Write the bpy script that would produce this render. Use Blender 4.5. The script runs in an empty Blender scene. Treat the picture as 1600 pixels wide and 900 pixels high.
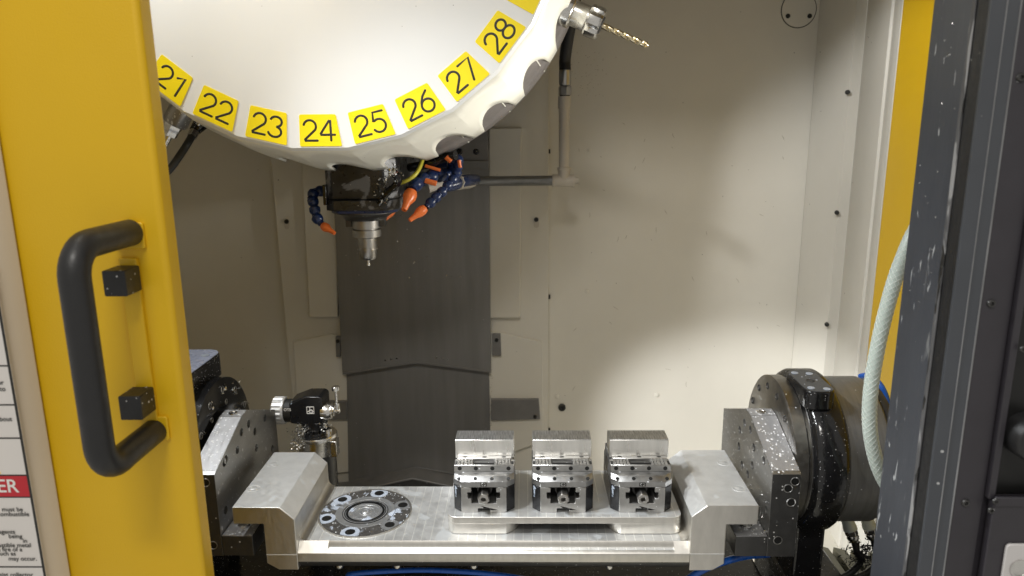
import bpy, bmesh, math, random
from mathutils import Vector, Matrix
from mathutils.geometry import tessellate_polygon
random.seed(7)
S = bpy.context.scene
COL = S.collection
R = math.radians
PI = math.pi

# ------------------------------------------------------------------ camera
F = 1130.0
dY = Vector((20, 255, -1130)).normalized()          # world +Y seen in camera axes
dn = Vector((50, -5055, -1130)); dn = (dn - dn.dot(dY) * dY).normalized()
dZ = -dn
dX = dY.cross(dZ)
ROT = Matrix((dX, dY, dZ))                           # rows: world axes in camera axes
CAM = Vector((0, 0, 1.5))
cd = bpy.data.cameras.new('camera'); cam = bpy.data.objects.new('camera', cd); COL.objects.link(cam)
cd.sensor_width = 36.0; cd.lens = 36.0 * F / 1600.0; cd.clip_end = 50; cd.clip_start = 0.02
cam.matrix_world = Matrix.Translation(CAM) @ ROT.to_4x4()
cd.dof.use_dof = True; cd.dof.focus_distance = 0.97; cd.dof.aperture_fstop = 7.5
S.camera = cam

def ray(u, v): return ROT @ Vector(((u - 800) / F, -(v - 450) / F, -1))
def P(u, v, Y): d = ray(u, v); return CAM + d * (Y / d.y)
def PX(u, v, X): d = ray(u, v); return CAM + d * (X / d.x)
def PZ(u, v, Z): d = ray(u, v); return CAM + d * ((Z - 1.5) / d.z)

# ------------------------------------------------------------------ light
W = bpy.data.worlds.new('World'); S.world = W; W.use_nodes = True
bg = W.node_tree.nodes['Background']
bg.inputs[0].default_value = (1.0, 0.965, 0.89, 1); bg.inputs[1].default_value = 0.46
def area(name, loc, target, size, power, color, sy=None):
    l = bpy.data.lights.new(name, 'AREA'); o = bpy.data.objects.new(name, l); COL.objects.link(o)
    l.size = size; l.energy = power; l.color = color
    if sy: l.shape = 'RECTANGLE'; l.size_y = sy
    o.location = loc
    o.rotation_euler = (Vector(target) - Vector(loc)).to_track_quat('-Z', 'Y').to_euler()
    return o
def spot(name, loc, target, size, blend, power):
    l = bpy.data.lights.new(name, 'SPOT'); o = bpy.data.objects.new(name, l); COL.objects.link(o)
    l.energy = power; l.color = (0.98, 0.99, 1.0); l.spot_size = R(size); l.spot_blend = blend; l.shadow_soft_size = 0.02
    o.location = loc; o.rotation_euler = (Vector(target) - Vector(loc)).to_track_quat('-Z', 'Y').to_euler()
# left work lamp inferred from its shadows; the other lamps are added fills
ml = area('machine_or_fill_lamp', (-0.64, 0.835, 2.02), (0.05, 0.84, 1.0), 0.12, 1.75, (0.95, 0.985, 1.0), 0.05)  # second copy of the left lamp, added to even the drum face
ml.data.spread = R(92)
ml = area('machine_or_fill_lamp', (-0.39, 0.64, 1.88), (0.19, 0.84, 0.9), 0.10, 1.75, (0.96, 0.985, 1.0), 0.05)
ml.data.spread = R(71)
rim_fill = area('machine_or_fill_lamp', (0.594, 0.98, 1.44), (-0.05, 1.06, 1.57), 0.03, 0.75, (1.0, 0.985, 0.93), 0.10)  # unseen lamp added to brighten the drum rim
rim_fill.data.spread = R(56)
spot('wall_fill_spot', (-0.52, 0.67, 1.46), (0.70, 1.53, 0.60), 32, 0.6, 72)  # added spot; its cone edge draws the diagonal bright patch on the wall
spot('wall_fill_spot', (-0.10, 0.70, 1.97), (0.60, 1.25, 1.35), 42, 0.6, 23)  # added spot that brightens the right side wall
# light of the workshop in front of the machine
area('room_lamp', (-0.15, -0.55, 2.75), (-0.05, 1.0, 1.2), 0.45, 12.5, (1.0, 0.965, 0.90), 0.16)
S.view_settings.view_transform = 'Standard'; S.view_settings.look = 'None'
S.view_settings.exposure = 0.08; S.view_settings.gamma = 1.0
S.view_settings.use_curve_mapping = False

# ------------------------------------------------------------------ materials
def mat(name, base, rough=0.5, metal=0.0, var=0.12, vs=18, stretch=(1, 1, 1), bump=0.0, bs=300,
        specks=None, drops=None, stain=None, lines=None, rvar=0.15):
    m = bpy.data.materials.new(name); m.use_nodes = True
    nt = m.node_tree; N = nt.nodes; L = nt.links
    b = N['Principled BSDF']
    tc = N.new('ShaderNodeTexCoord'); mp = N.new('ShaderNodeMapping'); mp.inputs['Scale'].default_value = stretch
    L.new(tc.outputs['Object'], mp.inputs[0])
    no = N.new('ShaderNodeTexNoise'); no.inputs['Scale'].default_value = vs; no.inputs['Detail'].default_value = 6
    no.inputs['Roughness'].default_value = 0.62
    L.new(mp.outputs[0], no.inputs[0])
    rg = N.new('ShaderNodeMapRange'); rg.inputs[1].default_value = 0.3; rg.inputs[2].default_value = 0.7
    rg.inputs[3].default_value = 1 - var; rg.inputs[4].default_value = 1 + var
    L.new(no.outputs[0], rg.inputs[0])
    vm = N.new('ShaderNodeVectorMath'); vm.operation = 'SCALE'; vm.inputs[0].default_value = base
    L.new(rg.outputs[0], vm.inputs['Scale'])
    col = vm.outputs[0]
    rr = N.new('ShaderNodeMapRange'); rr.inputs[1].default_value = 0.3; rr.inputs[2].default_value = 0.7
    rr.inputs[3].default_value = max(0.03, rough * (1 - rvar)); rr.inputs[4].default_value = min(1, rough * (1 + rvar))
    n2 = N.new('ShaderNodeTexNoise'); n2.inputs['Scale'].default_value = vs * 2.7; n2.inputs['Detail'].default_value = 4
    L.new(mp.outputs[0], n2.inputs[0]); L.new(n2.outputs[0], rr.inputs[0])
    ro = rr.outputs[0]
    me = None
    def mix(fac, c, rgh, met):
        nonlocal col, ro, me
        x = N.new('ShaderNodeMix'); x.data_type = 'RGBA'; L.new(fac, x.inputs[0]); L.new(col, x.inputs[6]); x.inputs[7].default_value = (*c, 1)
        col = x.outputs[2]
        y = N.new('ShaderNodeMix'); L.new(fac, y.inputs[0]); L.new(ro, y.inputs[2]); y.inputs[3].default_value = rgh; ro = y.outputs[0]
        z = N.new('ShaderNodeMix'); L.new(fac, z.inputs[0])
        if me is None: z.inputs[2].default_value = metal
        else: L.new(me, z.inputs[2])
        z.inputs[3].default_value = met; me = z.outputs[0]
    def thresh(sock, lo, hi):
        t = N.new('ShaderNodeMapRange'); t.inputs[1].default_value = lo; t.inputs[2].default_value = hi
        L.new(sock, t.inputs[0]); return t.outputs[0]
    def mathn(op, a, bb):
        q = N.new('ShaderNodeMath'); q.operation = op
        for i, s in enumerate((a, bb)):
            if isinstance(s, (int, float)): q.inputs[i].default_value = s
            else: L.new(s, q.inputs[i])
        return q.outputs[0]
    if lines:      # faint cutter marks at a pitch along an axis
        ax, pitch, c, wdt = lines
        sp = N.new('ShaderNodeSeparateXYZ'); L.new(tc.outputs['Object'], sp.inputs[0])
        wv = mathn('FRACT', mathn('MULTIPLY', sp.outputs[ax], 1.0 / pitch), 0)
        mix(mathn('MULTIPLY', mathn('LESS_THAN', wv, wdt), 0.85), c, rough, metal)
    if stain:      # blotches with a shape of their own: (scale, threshold, colour, roughness, metallic)
        for sc, th, c, rg2, mt in (stain if isinstance(stain, list) else [stain]):
            n3 = N.new('ShaderNodeTexNoise'); n3.inputs['Scale'].default_value = sc; n3.inputs['Detail'].default_value = 5
            n3.inputs['Distortion'].default_value = 0.6
            L.new(mp.outputs[0], n3.inputs[0]); mix(thresh(n3.outputs[0], th, th + 0.035), c, rg2, mt)
    for sp_ in (specks, drops):
        if not sp_: continue
        sc, dens, size, c, rg2, mt = sp_
        v = N.new('ShaderNodeTexVoronoi'); v.inputs['Scale'].default_value = sc
        if sp_ is drops:
            m2 = N.new('ShaderNodeMapping'); m2.inputs['Scale'].default_value = (1, 1, .5); L.new(tc.outputs['Object'], m2.inputs[0]); L.new(m2.outputs[0], v.inputs[0])
        else: L.new(tc.outputs['Object'], v.inputs[0])
        s2 = N.new('ShaderNodeSeparateColor'); L.new(v.outputs['Color'], s2.inputs[0])
        keep = mathn('LESS_THAN', s2.outputs[0], dens)
        rad = mathn('MULTIPLY', mathn('ADD', mathn('MULTIPLY', s2.outputs[1], .65), .35), size)
        near = mathn('LESS_THAN', v.outputs['Distance'], rad)
        mix(mathn('MULTIPLY', keep, near), c, rg2, mt)
    L.new(col, b.inputs['Base Color']); L.new(ro, b.inputs['Roughness'])
    if me is None: b.inputs['Metallic'].default_value = metal
    else: L.new(me, b.inputs['Metallic'])
    if bump:
        n4 = N.new('ShaderNodeTexNoise'); n4.inputs['Scale'].default_value = bs; n4.inputs['Detail'].default_value = 3
        L.new(mp.outputs[0], n4.inputs[0])
        bp = N.new('ShaderNodeBump'); bp.inputs['Strength'].default_value = bump; bp.inputs['Distance'].default_value = 0.001
        L.new(n4.outputs[0], bp.inputs['Height']); L.new(bp.outputs[0], b.inputs['Normal'])
    return m

DK = (0.05, 0.045, 0.04); MILK = (0.72, 0.76, 0.80)
M = dict(
 beige=mat('beige_paint', (0.64, 0.615, 0.55), 0.42, var=0.035, vs=5, bump=0.06, bs=260, specks=(55, 0.16, 0.07, DK, 0.6, 0)),
 scuff=mat('wall_scuff', (0.33, 0.30, 0.24), 0.6, var=0.3),
 cover=mat('cream_cover_paint', (0.66, 0.585, 0.48), 0.45, var=0.03, vs=6, bump=0.1, bs=500),
 white=mat('white_paint', (0.76, 0.77, 0.775), 0.33, var=0.015, vs=5, specks=(62, 0.30, 0.075, (0.06, 0.055, 0.05), 0.6, 0)),
 rim=mat('cream_rim_paint', (0.84, 0.825, 0.74), 0.38, var=0.03, vs=8, specks=(70, 0.25, 0.08, (0.06, 0.05, 0.04), 0.6, 0)),
 yellow=mat('yellow_paint', (0.71, 0.435, 0.006), 0.40, var=0.025, vs=6, bump=0.22, bs=650, specks=(25, 0.03, 0.05, (0.25, 0.15, 0.02), 0.6, 0)),
 liner=mat('grey_pocket_liner', (0.17, 0.155, 0.15), 0.4, 0.2, var=0.15, vs=40),
 label_y=mat('yellow_label', (0.90, 0.71, 0.005), 0.45, var=0.012, vs=10, specks=(90, 0.10, 0.09, (0.10, 0.08, 0.02), 0.6, 0)),
 ink=mat('black_ink', (0.018, 0.018, 0.016), 0.5, var=0.05),
 charcoal=mat('charcoal_paint', (0.056, 0.061, 0.071), 0.42, var=0.10, vs=9, bump=0.10, bs=420,
              specks=(75, 0.22, 0.16, (0.45, 0.46, 0.47), 0.4, 0.2)),
 jamb=mat('worn_charcoal_paint', (0.055, 0.060, 0.072), 0.38, var=0.16, vs=14, stretch=(1, 1, 0.25), bump=0.12, bs=200,
          stain=[(40, 0.64, (0.17, 0.175, 0.18), 0.55, 0), (150, 0.66, (0.40, 0.41, 0.42), 0.55, 0)], specks=(110, 0.30, 0.12, (0.38, 0.385, 0.39), 0.4, 0.2)),
 plum=mat('dark_plum_paint', (0.034, 0.031, 0.038), 0.42, var=0.08, vs=30, bump=0.15, bs=700, specks=(60, 0.10, 0.11, (0.35, 0.36, 0.38), 0.5, 0)),
 edge=mat('grey_edge_highlight', (0.20, 0.20, 0.205), 0.45, var=0.35, vs=60, stretch=(1, 1, 0.2)),
 wornedge=mat('worn_highlit_edge', (0.10, 0.10, 0.105), 0.45, var=0.3, vs=40, stretch=(1, 1, 0.3), stain=[(55, 0.54, (0.33, 0.33, 0.335), 0.55, 0.1), (90, 0.62, (0.02, 0.02, 0.02), 0.4, 0)]),
 rubber=mat('black_rubber', (0.016, 0.016, 0.017), 0.5, var=0.15, vs=60, bump=0.1, bs=500),
 handle=mat('black_handle_plastic', (0.016, 0.016, 0.017), 0.42, var=0.1, vs=60, bump=0.18, bs=900),
 bumper=mat('black_bumper_rubber', (0.014, 0.014, 0.015), 0.42, var=0.2, vs=80, specks=(330, 0.10, 0.35, (0.6, 0.6, 0.6), 0.5, 0)),
 column=mat('dark_steel_sheet', (0.22, 0.217, 0.212), 0.42, 0.35, var=0.10, vs=14, stretch=(3, 1, 0.25), bump=0.05, bs=90,
            specks=(80, 0.06, 0.13, (0.55, 0.55, 0.53), 0.4, 0.2)),
 plate_grey=mat('grey_bracket_steel', (0.20, 0.195, 0.19), 0.45, 0.3, var=0.12, vs=25),
 alu=mat('machined_aluminium', (0.66, 0.64, 0.60), 0.40, 1.0, var=0.07, vs=70, stretch=(1.6, 1, 0.5), bump=0.02, bs=160, rvar=0.12,
         stain=(30, 0.68, (0.62, 0.60, 0.55), 0.5, 0.8)),
 alu_top=mat('aluminium_table_top', (0.76, 0.765, 0.76), 0.45, 0.82, var=0.07, vs=26, lines=(0, 0.0115, (0.97, 0.97, 0.94), 0.10),
             stain=(24, 0.60, (0.70, 0.72, 0.73), 0.35, 0.55)),
 alu_cut=mat('sawn_aluminium', (0.62, 0.62, 0.62), 0.36, 1.0, var=0.42, vs=120, stretch=(6, 0.5, 1), bump=0.25, bs=420),
 alu_wet=mat('coolant_filmed_aluminium', (0.76, 0.765, 0.76), 0.44, 0.66, var=0.07, vs=60, stain=[(34, 0.63, (0.74, 0.76, 0.77), 0.42, 0.5)], rvar=0.15),
 alu_side=mat('brushed_aluminium', (0.78, 0.77, 0.74), 0.30, 1.0, var=0.10, vs=34, stretch=(2.2, 1, 0.25)),
 steel=mat('bright_steel', (0.66, 0.65, 0.63), 0.25, 1.0, var=0.10, vs=60),
 steel_satin=mat('satin_steel', (0.58, 0.57, 0.55), 0.40, 0.95, var=0.1, vs=60),
 vise=mat('ground_vise_steel', (0.40, 0.395, 0.385), 0.42, 0.95, var=0.16, vs=60, stain=(75, 0.72, (0.55, 0.58, 0.62), 0.25, 0.1), specks=(330, 0.06, 0.35, (0.7, 0.72, 0.75), 0.3, 0)),
 vise_top=mat('wet_vise_steel', (0.36, 0.36, 0.36), 0.38, 0.95, var=0.22, vs=60, stain=(60, 0.665, (0.55, 0.58, 0.64), 0.2, 0.1), specks=(300, 0.12, 0.35, (0.7, 0.72, 0.75), 0.3, 0)),
 black_ox=mat('black_oxide_steel', (0.020, 0.020, 0.022), 0.24, 0.4, var=0.2, vs=60, stain=(45, 0.68, (0.45, 0.52, 0.62), 0.2, 0)),
 ringsteel=mat('wet_turned_steel', (0.52, 0.53, 0.545), 0.34, 0.8, var=0.12, vs=60, stain=[(40, 0.60, (0.50, 0.55, 0.64), 0.2, 0.1)], specks=(330, 0.08, 0.3, (0.75, 0.77, 0.8), 0.2, 0)),
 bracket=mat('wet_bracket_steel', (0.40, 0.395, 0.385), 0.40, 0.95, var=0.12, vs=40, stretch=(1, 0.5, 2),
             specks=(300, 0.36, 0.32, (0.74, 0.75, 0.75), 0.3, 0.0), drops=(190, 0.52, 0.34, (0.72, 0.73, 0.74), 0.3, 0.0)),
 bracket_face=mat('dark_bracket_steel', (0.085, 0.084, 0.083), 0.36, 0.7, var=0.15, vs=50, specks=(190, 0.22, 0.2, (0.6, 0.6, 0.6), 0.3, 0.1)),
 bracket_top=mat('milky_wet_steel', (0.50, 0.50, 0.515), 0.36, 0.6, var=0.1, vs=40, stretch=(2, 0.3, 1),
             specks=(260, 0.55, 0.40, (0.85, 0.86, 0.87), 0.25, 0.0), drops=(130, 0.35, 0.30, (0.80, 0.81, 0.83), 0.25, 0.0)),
 cast=mat('oily_black_casting', (0.010, 0.010, 0.011), 0.16, 0.0, var=0.3, vs=60, bump=0.55, bs=110,
          specks=(420, 0.14, 0.30, (0.45, 0.45, 0.46), 0.3, 0.2)),
 disc=mat('oily_black_disc', (0.013, 0.013, 0.014), 0.17, 0.3, var=0.3, vs=50, bump=0.05, bs=90, specks=(260, 0.10, 0.2, (0.5, 0.5, 0.5), 0.3, 0.2)),
 motor=mat('grey_turned_steel', (0.20, 0.20, 0.20), 0.36, 0.55, var=0.15, vs=30, stretch=(9, 0.6, 0.6), specks=(150, 0.15, 0.14, (0.6, 0.6, 0.6), 0.3, 0.1)),
 flange=mat('turned_flange_steel', (0.40, 0.39, 0.375), 0.33, 1.0, var=0.18, vs=40, specks=(150, 0.25, 0.22, (0.68, 0.69, 0.70), 0.25, 0.1)),
 pad=mat('wet_black_pad', (0.055, 0.058, 0.065), 0.22, 0.2, var=0.1, vs=40, drops=(150, 0.2, 0.25, (0.6, 0.63, 0.68), 0.2, 0)),
 bluecap=mat('blue_grey_cap', (0.30, 0.33, 0.44), 0.28, 0.1, var=0.08, vs=30),
 milk=mat('milky_coolant', (0.36, 0.40, 0.47), 0.2, 0.0, var=0.2, vs=90),
 hole=mat('dark_bore_and_shade', (0.012, 0.012, 0.012), 0.4, 0.3, var=0.1),
 head=mat('oily_black_head', (0.030, 0.030, 0.032), 0.30, 0.2, var=0.35, vs=30, bump=0.15, bs=120, stain=(26, 0.56, (0.17, 0.17, 0.175), 0.5, 0.0),
          specks=(260, 0.12, 0.2, (0.55, 0.55, 0.55), 0.3, 0.3)),
 blueline=mat('navy_hose_plastic', (0.008, 0.022, 0.085), 0.30, var=0.15, vs=60),
 orange=mat('orange_nozzle_plastic', (0.75, 0.17, 0.035), 0.38, var=0.06, vs=60),
 pipe=mat('painted_pipe', (0.52, 0.48, 0.42), 0.42, var=0.05, vs=30, specks=(180, 0.15, 0.12, (0.2, 0.16, 0.1), 0.6, 0)),
 galv=mat('galvanised_pipe', (0.24, 0.24, 0.235), 0.42, 0.55, var=0.35, vs=60, stretch=(0.25, 1, 1)),
 hosew=mat('milky_pvc_hose', (0.50, 0.58, 0.53), 0.28, var=0.04, vs=20),
 braid=mat('white_braid', (0.66, 0.71, 0.675), 0.45, var=0.05, vs=60),
 bluehose=mat('blue_air_hose', (0.015, 0.11, 0.50), 0.28, var=0.05, vs=30),
 yhose=mat('yellow_green_hose', (0.55, 0.50, 0.06), 0.35, var=0.05, vs=30),
 gold=mat('coated_drill_steel', (0.70, 0.61, 0.42), 0.20, 1.0, var=0.15, vs=100),
 chip=mat('bright_chip', (0.86, 0.86, 0.85), 0.25, 1.0, var=0.1, vs=100),
 sign=mat('sign_white', (0.72, 0.685, 0.655), 0.45, var=0.02, vs=20),
 red=mat('sign_red', (0.52, 0.018, 0.03), 0.45, var=0.05, vs=20),
 signw=mat('sign_letter_white', (0.8, 0.78, 0.75), 0.5, var=0.02),
 waymat=mat('dark_way_steel', (0.030, 0.030, 0.030), 0.85, 0.0, var=0.25, vs=30, specks=(120, 0.2, 0.2, (0.4, 0.4, 0.4), 0.4, 0.2)),
 ribbed=mat('ribbed_cap_aluminium', (0.80, 0.80, 0.80), 0.42, 0.55, var=0.08, vs=60),
 olive=mat('olive_way_cover', (0.085, 0.080, 0.045), 0.35, 0.5, var=0.2, vs=30),
 floor=mat('coolant_wet_floor', (0.60, 0.57, 0.49), 0.35, var=0.06, vs=8, specks=(60, 0.2, 0.1, DK, 0.6, 0)),
)
M['grey_plastic'] = mat('pale_panel_plastic', (0.62, 0.60, 0.60), 0.4, var=0.02)

# ------------------------------------------------------------------ mesh helpers
ORG = {}
class MB:
    def __init__(s): s.v = []; s.f = []
    def add(s, vs, fs):
        n = len(s.v); s.v += [Vector(q) for q in vs]; s.f += [[i + n for i in g] for g in fs]; return s
    def box(s, x0, x1, y0, y1, z0, z1):
        return s.add([(x, y, z) for z in (z0, z1) for y in (y0, y1) for x in (x0, x1)],
              [(0, 2, 3, 1), (4, 5, 7, 6), (0, 1, 5, 4), (2, 6, 7, 3), (0, 4, 6, 2), (1, 3, 7, 5)])
    def ext(s, outer, a0, a1, ax='y', holes=()):
        def mk(p, a):
            return {'x': (a, p[0], p[1]), 'y': (p[0], a, p[1]), 'z': (p[0], p[1], a)}[ax]
        loops = [list(outer)] + [list(h) for h in holes]
        flat = [p for l in loops for p in l]; n = len(flat)
        tri = tessellate_polygon([[Vector((p[0], p[1], 0)) for p in l] for l in loops])
        vs = [mk(p, a0) for p in flat] + [mk(p, a1) for p in flat]
        if not holes: fs = [list(range(n)), list(range(2 * n - 1, n - 1, -1))] if convex(outer) else [list(t) for t in tri] + [[i + n for i in reversed(t)] for t in tri]
        else: fs = [list(t) for t in tri] + [[i + n for i in reversed(t)] for t in tri]
        k = 0
        for l in loops:
            m = len(l)
            for i in range(m):
                j = (i + 1) % m; fs.append([k + i, k + j, n + k + j, n + k + i])
            k += m
        return s.add(vs, fs)
    def frus(s, p0, p1, r0, r1, n=24, caps=True):
        p0 = Vector(p0); p1 = Vector(p1); d = (p1 - p0).normalized()
        a = d.orthogonal().normalized() if abs(d.z) > 0.9 or True else None
        b = d.cross(a); vs = []
        for p, r in ((p0, r0), (p1, r1)):
            for i in range(n):
                t = 2 * PI * i / n; vs.append(p + a * (r * math.cos(t)) + b * (r * math.sin(t)))
        fs = [[i, (i + 1) % n, n + (i + 1) % n, n + i] for i in range(n)]
        if caps: fs += [list(range(n - 1, -1, -1)), list(range(n, 2 * n))]
        return s.add(vs, fs)
    def lathe(s, p0, axis, prof, n=32, cap=True):
        p0 = Vector(p0); d = Vector(axis).normalized(); a = d.orthogonal().normalized(); b = d.cross(a)
        vs = []; fs = []
        for (h, r) in prof:
            for i in range(n):
                t = 2 * PI * i / n; vs.append(p0 + d * h + a * (r * math.cos(t)) + b * (r * math.sin(t)))
        for k in range(len(prof) - 1):
            for i in range(n):
                j = (i + 1) % n; fs.append([k * n + i, k * n + j, (k + 1) * n + j, (k + 1) * n + i])
        if cap: fs += [list(range(n - 1, -1, -1)), list(range((len(prof) - 1) * n, len(prof) * n))]
        return s.add(vs, fs)
    def tube(s, pts, r, n=12, flat=None):
        pts = [Vector(p) for p in pts]; m = len(pts); up = None; vs = []
        rs = r if isinstance(r, (list, tuple)) else [r] * m
        for i, p in enumerate(pts):
            t = (pts[min(i + 1, m - 1)] - pts[max(i - 1, 0)]).normalized()
            if up is None: up = Vector(flat) if flat else t.orthogonal().normalized()
            if flat: up = Vector(flat)
            a = (up - t * up.dot(t)).normalized(); b = t.cross(a); up = a
            k = 0.12 if flat else 1
            for q in range(n):
                w = 2 * PI * q / n; vs.append(p + a * (rs[i] * k * math.cos(w)) + b * (rs[i] * math.sin(w)))
        fs = [[i * n + q, i * n + (q + 1) % n, (i + 1) * n + (q + 1) % n, (i + 1) * n + q] for i in range(m - 1) for q in range(n)]
        fs += [list(range(n - 1, -1, -1)), list(range((m - 1) * n, m * n))]
        return s.add(vs, fs)
    def build(s, name, m, parent=None, bevel=0.0, origin=None, seg=2, smooth=40):
        if parent is not None: o0 = ORG[parent.name]
        elif origin is not None: o0 = Vector(origin)
        else:
            lo = [min(q[i] for q in s.v) for i in range(3)]; hi = [max(q[i] for q in s.v) for i in range(3)]
            o0 = Vector(((lo[0] + hi[0]) / 2, (lo[1] + hi[1]) / 2, lo[2]))
        me = bpy.data.meshes.new(name)
        me.from_pydata([q - o0 for q in s.v], [], s.f)
        bm = bmesh.new(); bm.from_mesh(me); bmesh.ops.recalc_face_normals(bm, faces=bm.faces); bm.to_mesh(me); bm.free()
        for p in me.polygons: p.use_smooth = True
        me.set_sharp_from_angle(angle=R(smooth))
        me.materials.append(m if not isinstance(m, str) else M[m])
        o = bpy.data.objects.new(name, me); COL.objects.link(o)
        if parent is not None: o.parent = parent
        else: o.location = o0
        ORG[o.name] = o0
        if bevel:
            b = o.modifiers.new('bevel', 'BEVEL'); b.width = bevel; b.segments = seg; b.limit_method = 'ANGLE'; b.angle_limit = R(35)
        return o
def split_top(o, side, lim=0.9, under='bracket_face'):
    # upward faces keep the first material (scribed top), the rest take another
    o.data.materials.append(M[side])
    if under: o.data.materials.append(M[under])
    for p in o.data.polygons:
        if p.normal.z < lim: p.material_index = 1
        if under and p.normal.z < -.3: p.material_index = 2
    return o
def convex(pl):
    sg = 0; n = len(pl)
    for i in range(n):
        a, b, c = pl[i], pl[(i + 1) % n], pl[(i + 2) % n]
        z = (b[0] - a[0]) * (c[1] - b[1]) - (b[1] - a[1]) * (c[0] - b[0])
        if abs(z) < 1e-12: continue
        if sg == 0: sg = 1 if z > 0 else -1
        elif (z > 0) != (sg > 0): return False
    return True
def circ(cx, cy, r, n=16): return [(cx + r * math.cos(2 * PI * i / n), cy + r * math.sin(2 * PI * i / n)) for i in range(n)]
def rrect(x0, x1, y0, y1, r, n=5):
    out = []
    for cx, cy, a in ((x1 - r, y1 - r, 0), (x0 + r, y1 - r, 90), (x0 + r, y0 + r, 180), (x1 - r, y0 + r, 270)):
        out += [(cx + r * math.cos(R(a + 90 * i / n)), cy + r * math.sin(R(a + 90 * i / n))) for i in range(n + 1)]
    return out
def spline(pts, k=8):
    p = [Vector(q) for q in pts]; p = [2 * p[0] - p[1]] + p + [2 * p[-1] - p[-2]]; out = []
    for i in range(1, len(p) - 2):
        for j in range(k):
            t = j / k; a, b, c, d = p[i - 1], p[i], p[i + 1], p[i + 2]
            out.append(0.5 * ((2 * b) + (c - a) * t + (2 * a - 5 * b + 4 * c - d) * t * t + (3 * b - a - 3 * c + d) * t ** 3))
    out.append(p[-2]); return out
def tag(o, label=None, cat=None, group=None, kind=None):
    for k, q in (('label', label), ('category', cat), ('group', group), ('kind', kind)):
        if q: o[k] = q
    return o
def thing(name, label, cat, loc, group=None):
    o = bpy.data.objects.new(name, None); o.empty_display_size = 0.02; COL.objects.link(o); o.location = loc
    ORG[o.name] = Vector(loc); return tag(o, label, cat, group)
def struct(o): o['kind'] = 'structure'; return o
def pxpoly(pts, Y): return [(q.x, q.z) for q in (P(u, v, Y) for u, v in pts)]
def pxplate(name, m, pts, Y, depth, parent=None, bevel=0.0008, Ys=None):
    return MB().ext(pxpoly(pts, Y), Y, Y + depth, 'y').build(name, m, parent, bevel)
def screw(name, p, n, r, parent, m='ink', h=0.4, sock=True):
    p = Vector(p); n = Vector(n).normalized()
    o = MB().lathe(p, n, [(0, r), (r * h * 0.6, r), (r * h, r * 0.8)] + ([(r * h, r * 0.5), (r * h * 0.2, r * 0.45)] if sock else []), 14).build(name, m, parent)
    return o
def textmesh(body, size, mtx, m, parent, name, align='LEFT', depth=0.0):
    c = bpy.data.curves.new('t', 'FONT'); c.body = body; c.size = size; c.align_x = align; c.extrude = depth; c.offset = size * 0.012
    t = bpy.data.objects.new('t', c); COL.objects.link(t)
    dg = bpy.context.evaluated_depsgraph_get(); me = bpy.data.meshes.new_from_object(t.evaluated_get(dg))
    bpy.data.objects.remove(t); bpy.data.curves.remove(c)
    me.name = name; me.materials.clear(); me.materials.append(M[m])
    o0 = ORG[parent.name]
    me.transform(Matrix.Translation(-o0) @ mtx)
    o = bpy.data.objects.new(name, me); COL.objects.link(o); o.parent = parent; ORG[o.name] = o0
    return o
FRONT = Matrix.Rotation(R(90), 4, 'X')               # text plane facing -Y

# ================================================================== SETTING
YB = 1.53                                            # back wall
w = struct(MB().box(0.02, 0.5852, YB, YB + 0.02, 0.5, 2.3).build('back_wall', 'beige'))
ORG[w.name] = ORG[w.name]
struct(MB().box(-0.90, -0.48, YB, YB + 0.02, 0.5, 2.3).build('back_wall', 'beige'))
struct(MB().box(-.479, .0195, 1.56, 1.58, 0.5, 2.3).build('back_wall', 'beige'))
struct(MB().ext([(0.5856, YB), (0.608, 1.415), (0.628, 1.415), (0.628, YB + 0.02), (0.5856, YB + 0.02)], 0.5, 2.3, 'z').build('corner_post', 'beige'))
sw = struct(MB().ext([(0.628, 1.40), (0.615, 1.385), (0.6005, 1.266), (0.6045, 1.263), (0.6005, 1.250), (0.5985, 1.247), (0.5985, 1.225), (0.66, 1.225), (0.66, 1.40)], 0.5, 2.3, 'z').build('side_wall', 'beige', bevel=0.001))
struct(MB().box(0.602, 0.66, 0.68, 1.2245, 0.701, 1.0195).build('side_wall', 'beige'))
struct(MB().box(-0.92, -0.90, 0.62, 1.55, 0.5, 2.3).build('side_wall', 'beige'))
struct(MB().box(-0.95, 0.70, 0.5, 1.56, 0.68, 0.70).build('floor', 'floor'))
struct(MB().box(-0.95, 0.70, 0.62, 1.56, 2.3, 2.32).build('ceiling', 'beige'))
struct(MB().box(-0.95, 0.70, 0.60, 0.625, 2.035, 2.32).build('front_lintel', 'cover'))
# screws and small fittings on the back wall
for wobj in (w,):
    for u, v in ((858, 236), (858, 463), (858, 671)):
        p = P(u, v, YB); MB().box(p.x - .0035, p.x + .0025, YB - .004, YB, p.z - .005, p.z + .004).build('clip', 'ink', wobj)
    for u, v in ((921, 234), (918, 455), (1026, 617), (870, 620)):
        p = P(u, v, YB); MB().lathe(p, (0, -1, 0), [(0, .005), (.002, .005), (.003, .002)], 12).build('rivet', 'beige', wobj)
    p = P(878, 636, YB); pl = MB().lathe(p, (0, -1, 0), [(0, .0085), (.004, .0085), (.005, .007), (.005, .004), (.002, .0035)], 20).build('plug', 'ink', wobj)
mb = MB()
for _ in range(34):
    u = random.uniform(880, 1230); v = random.uniform(190, 650); L_ = random.uniform(2, 10); an = random.gauss(1.2, .7)
    mb.tube([P(u, v, YB - .0001), P(u + L_ * .5 * math.cos(an) + random.gauss(0, .8), v + L_ * .5 * math.sin(an), YB - .0001), P(u + L_ * math.cos(an), v + L_ * math.sin(an), YB - .0001)], [.0003, .0006, .0002], 6, flat=(0, -1, 0))
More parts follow.
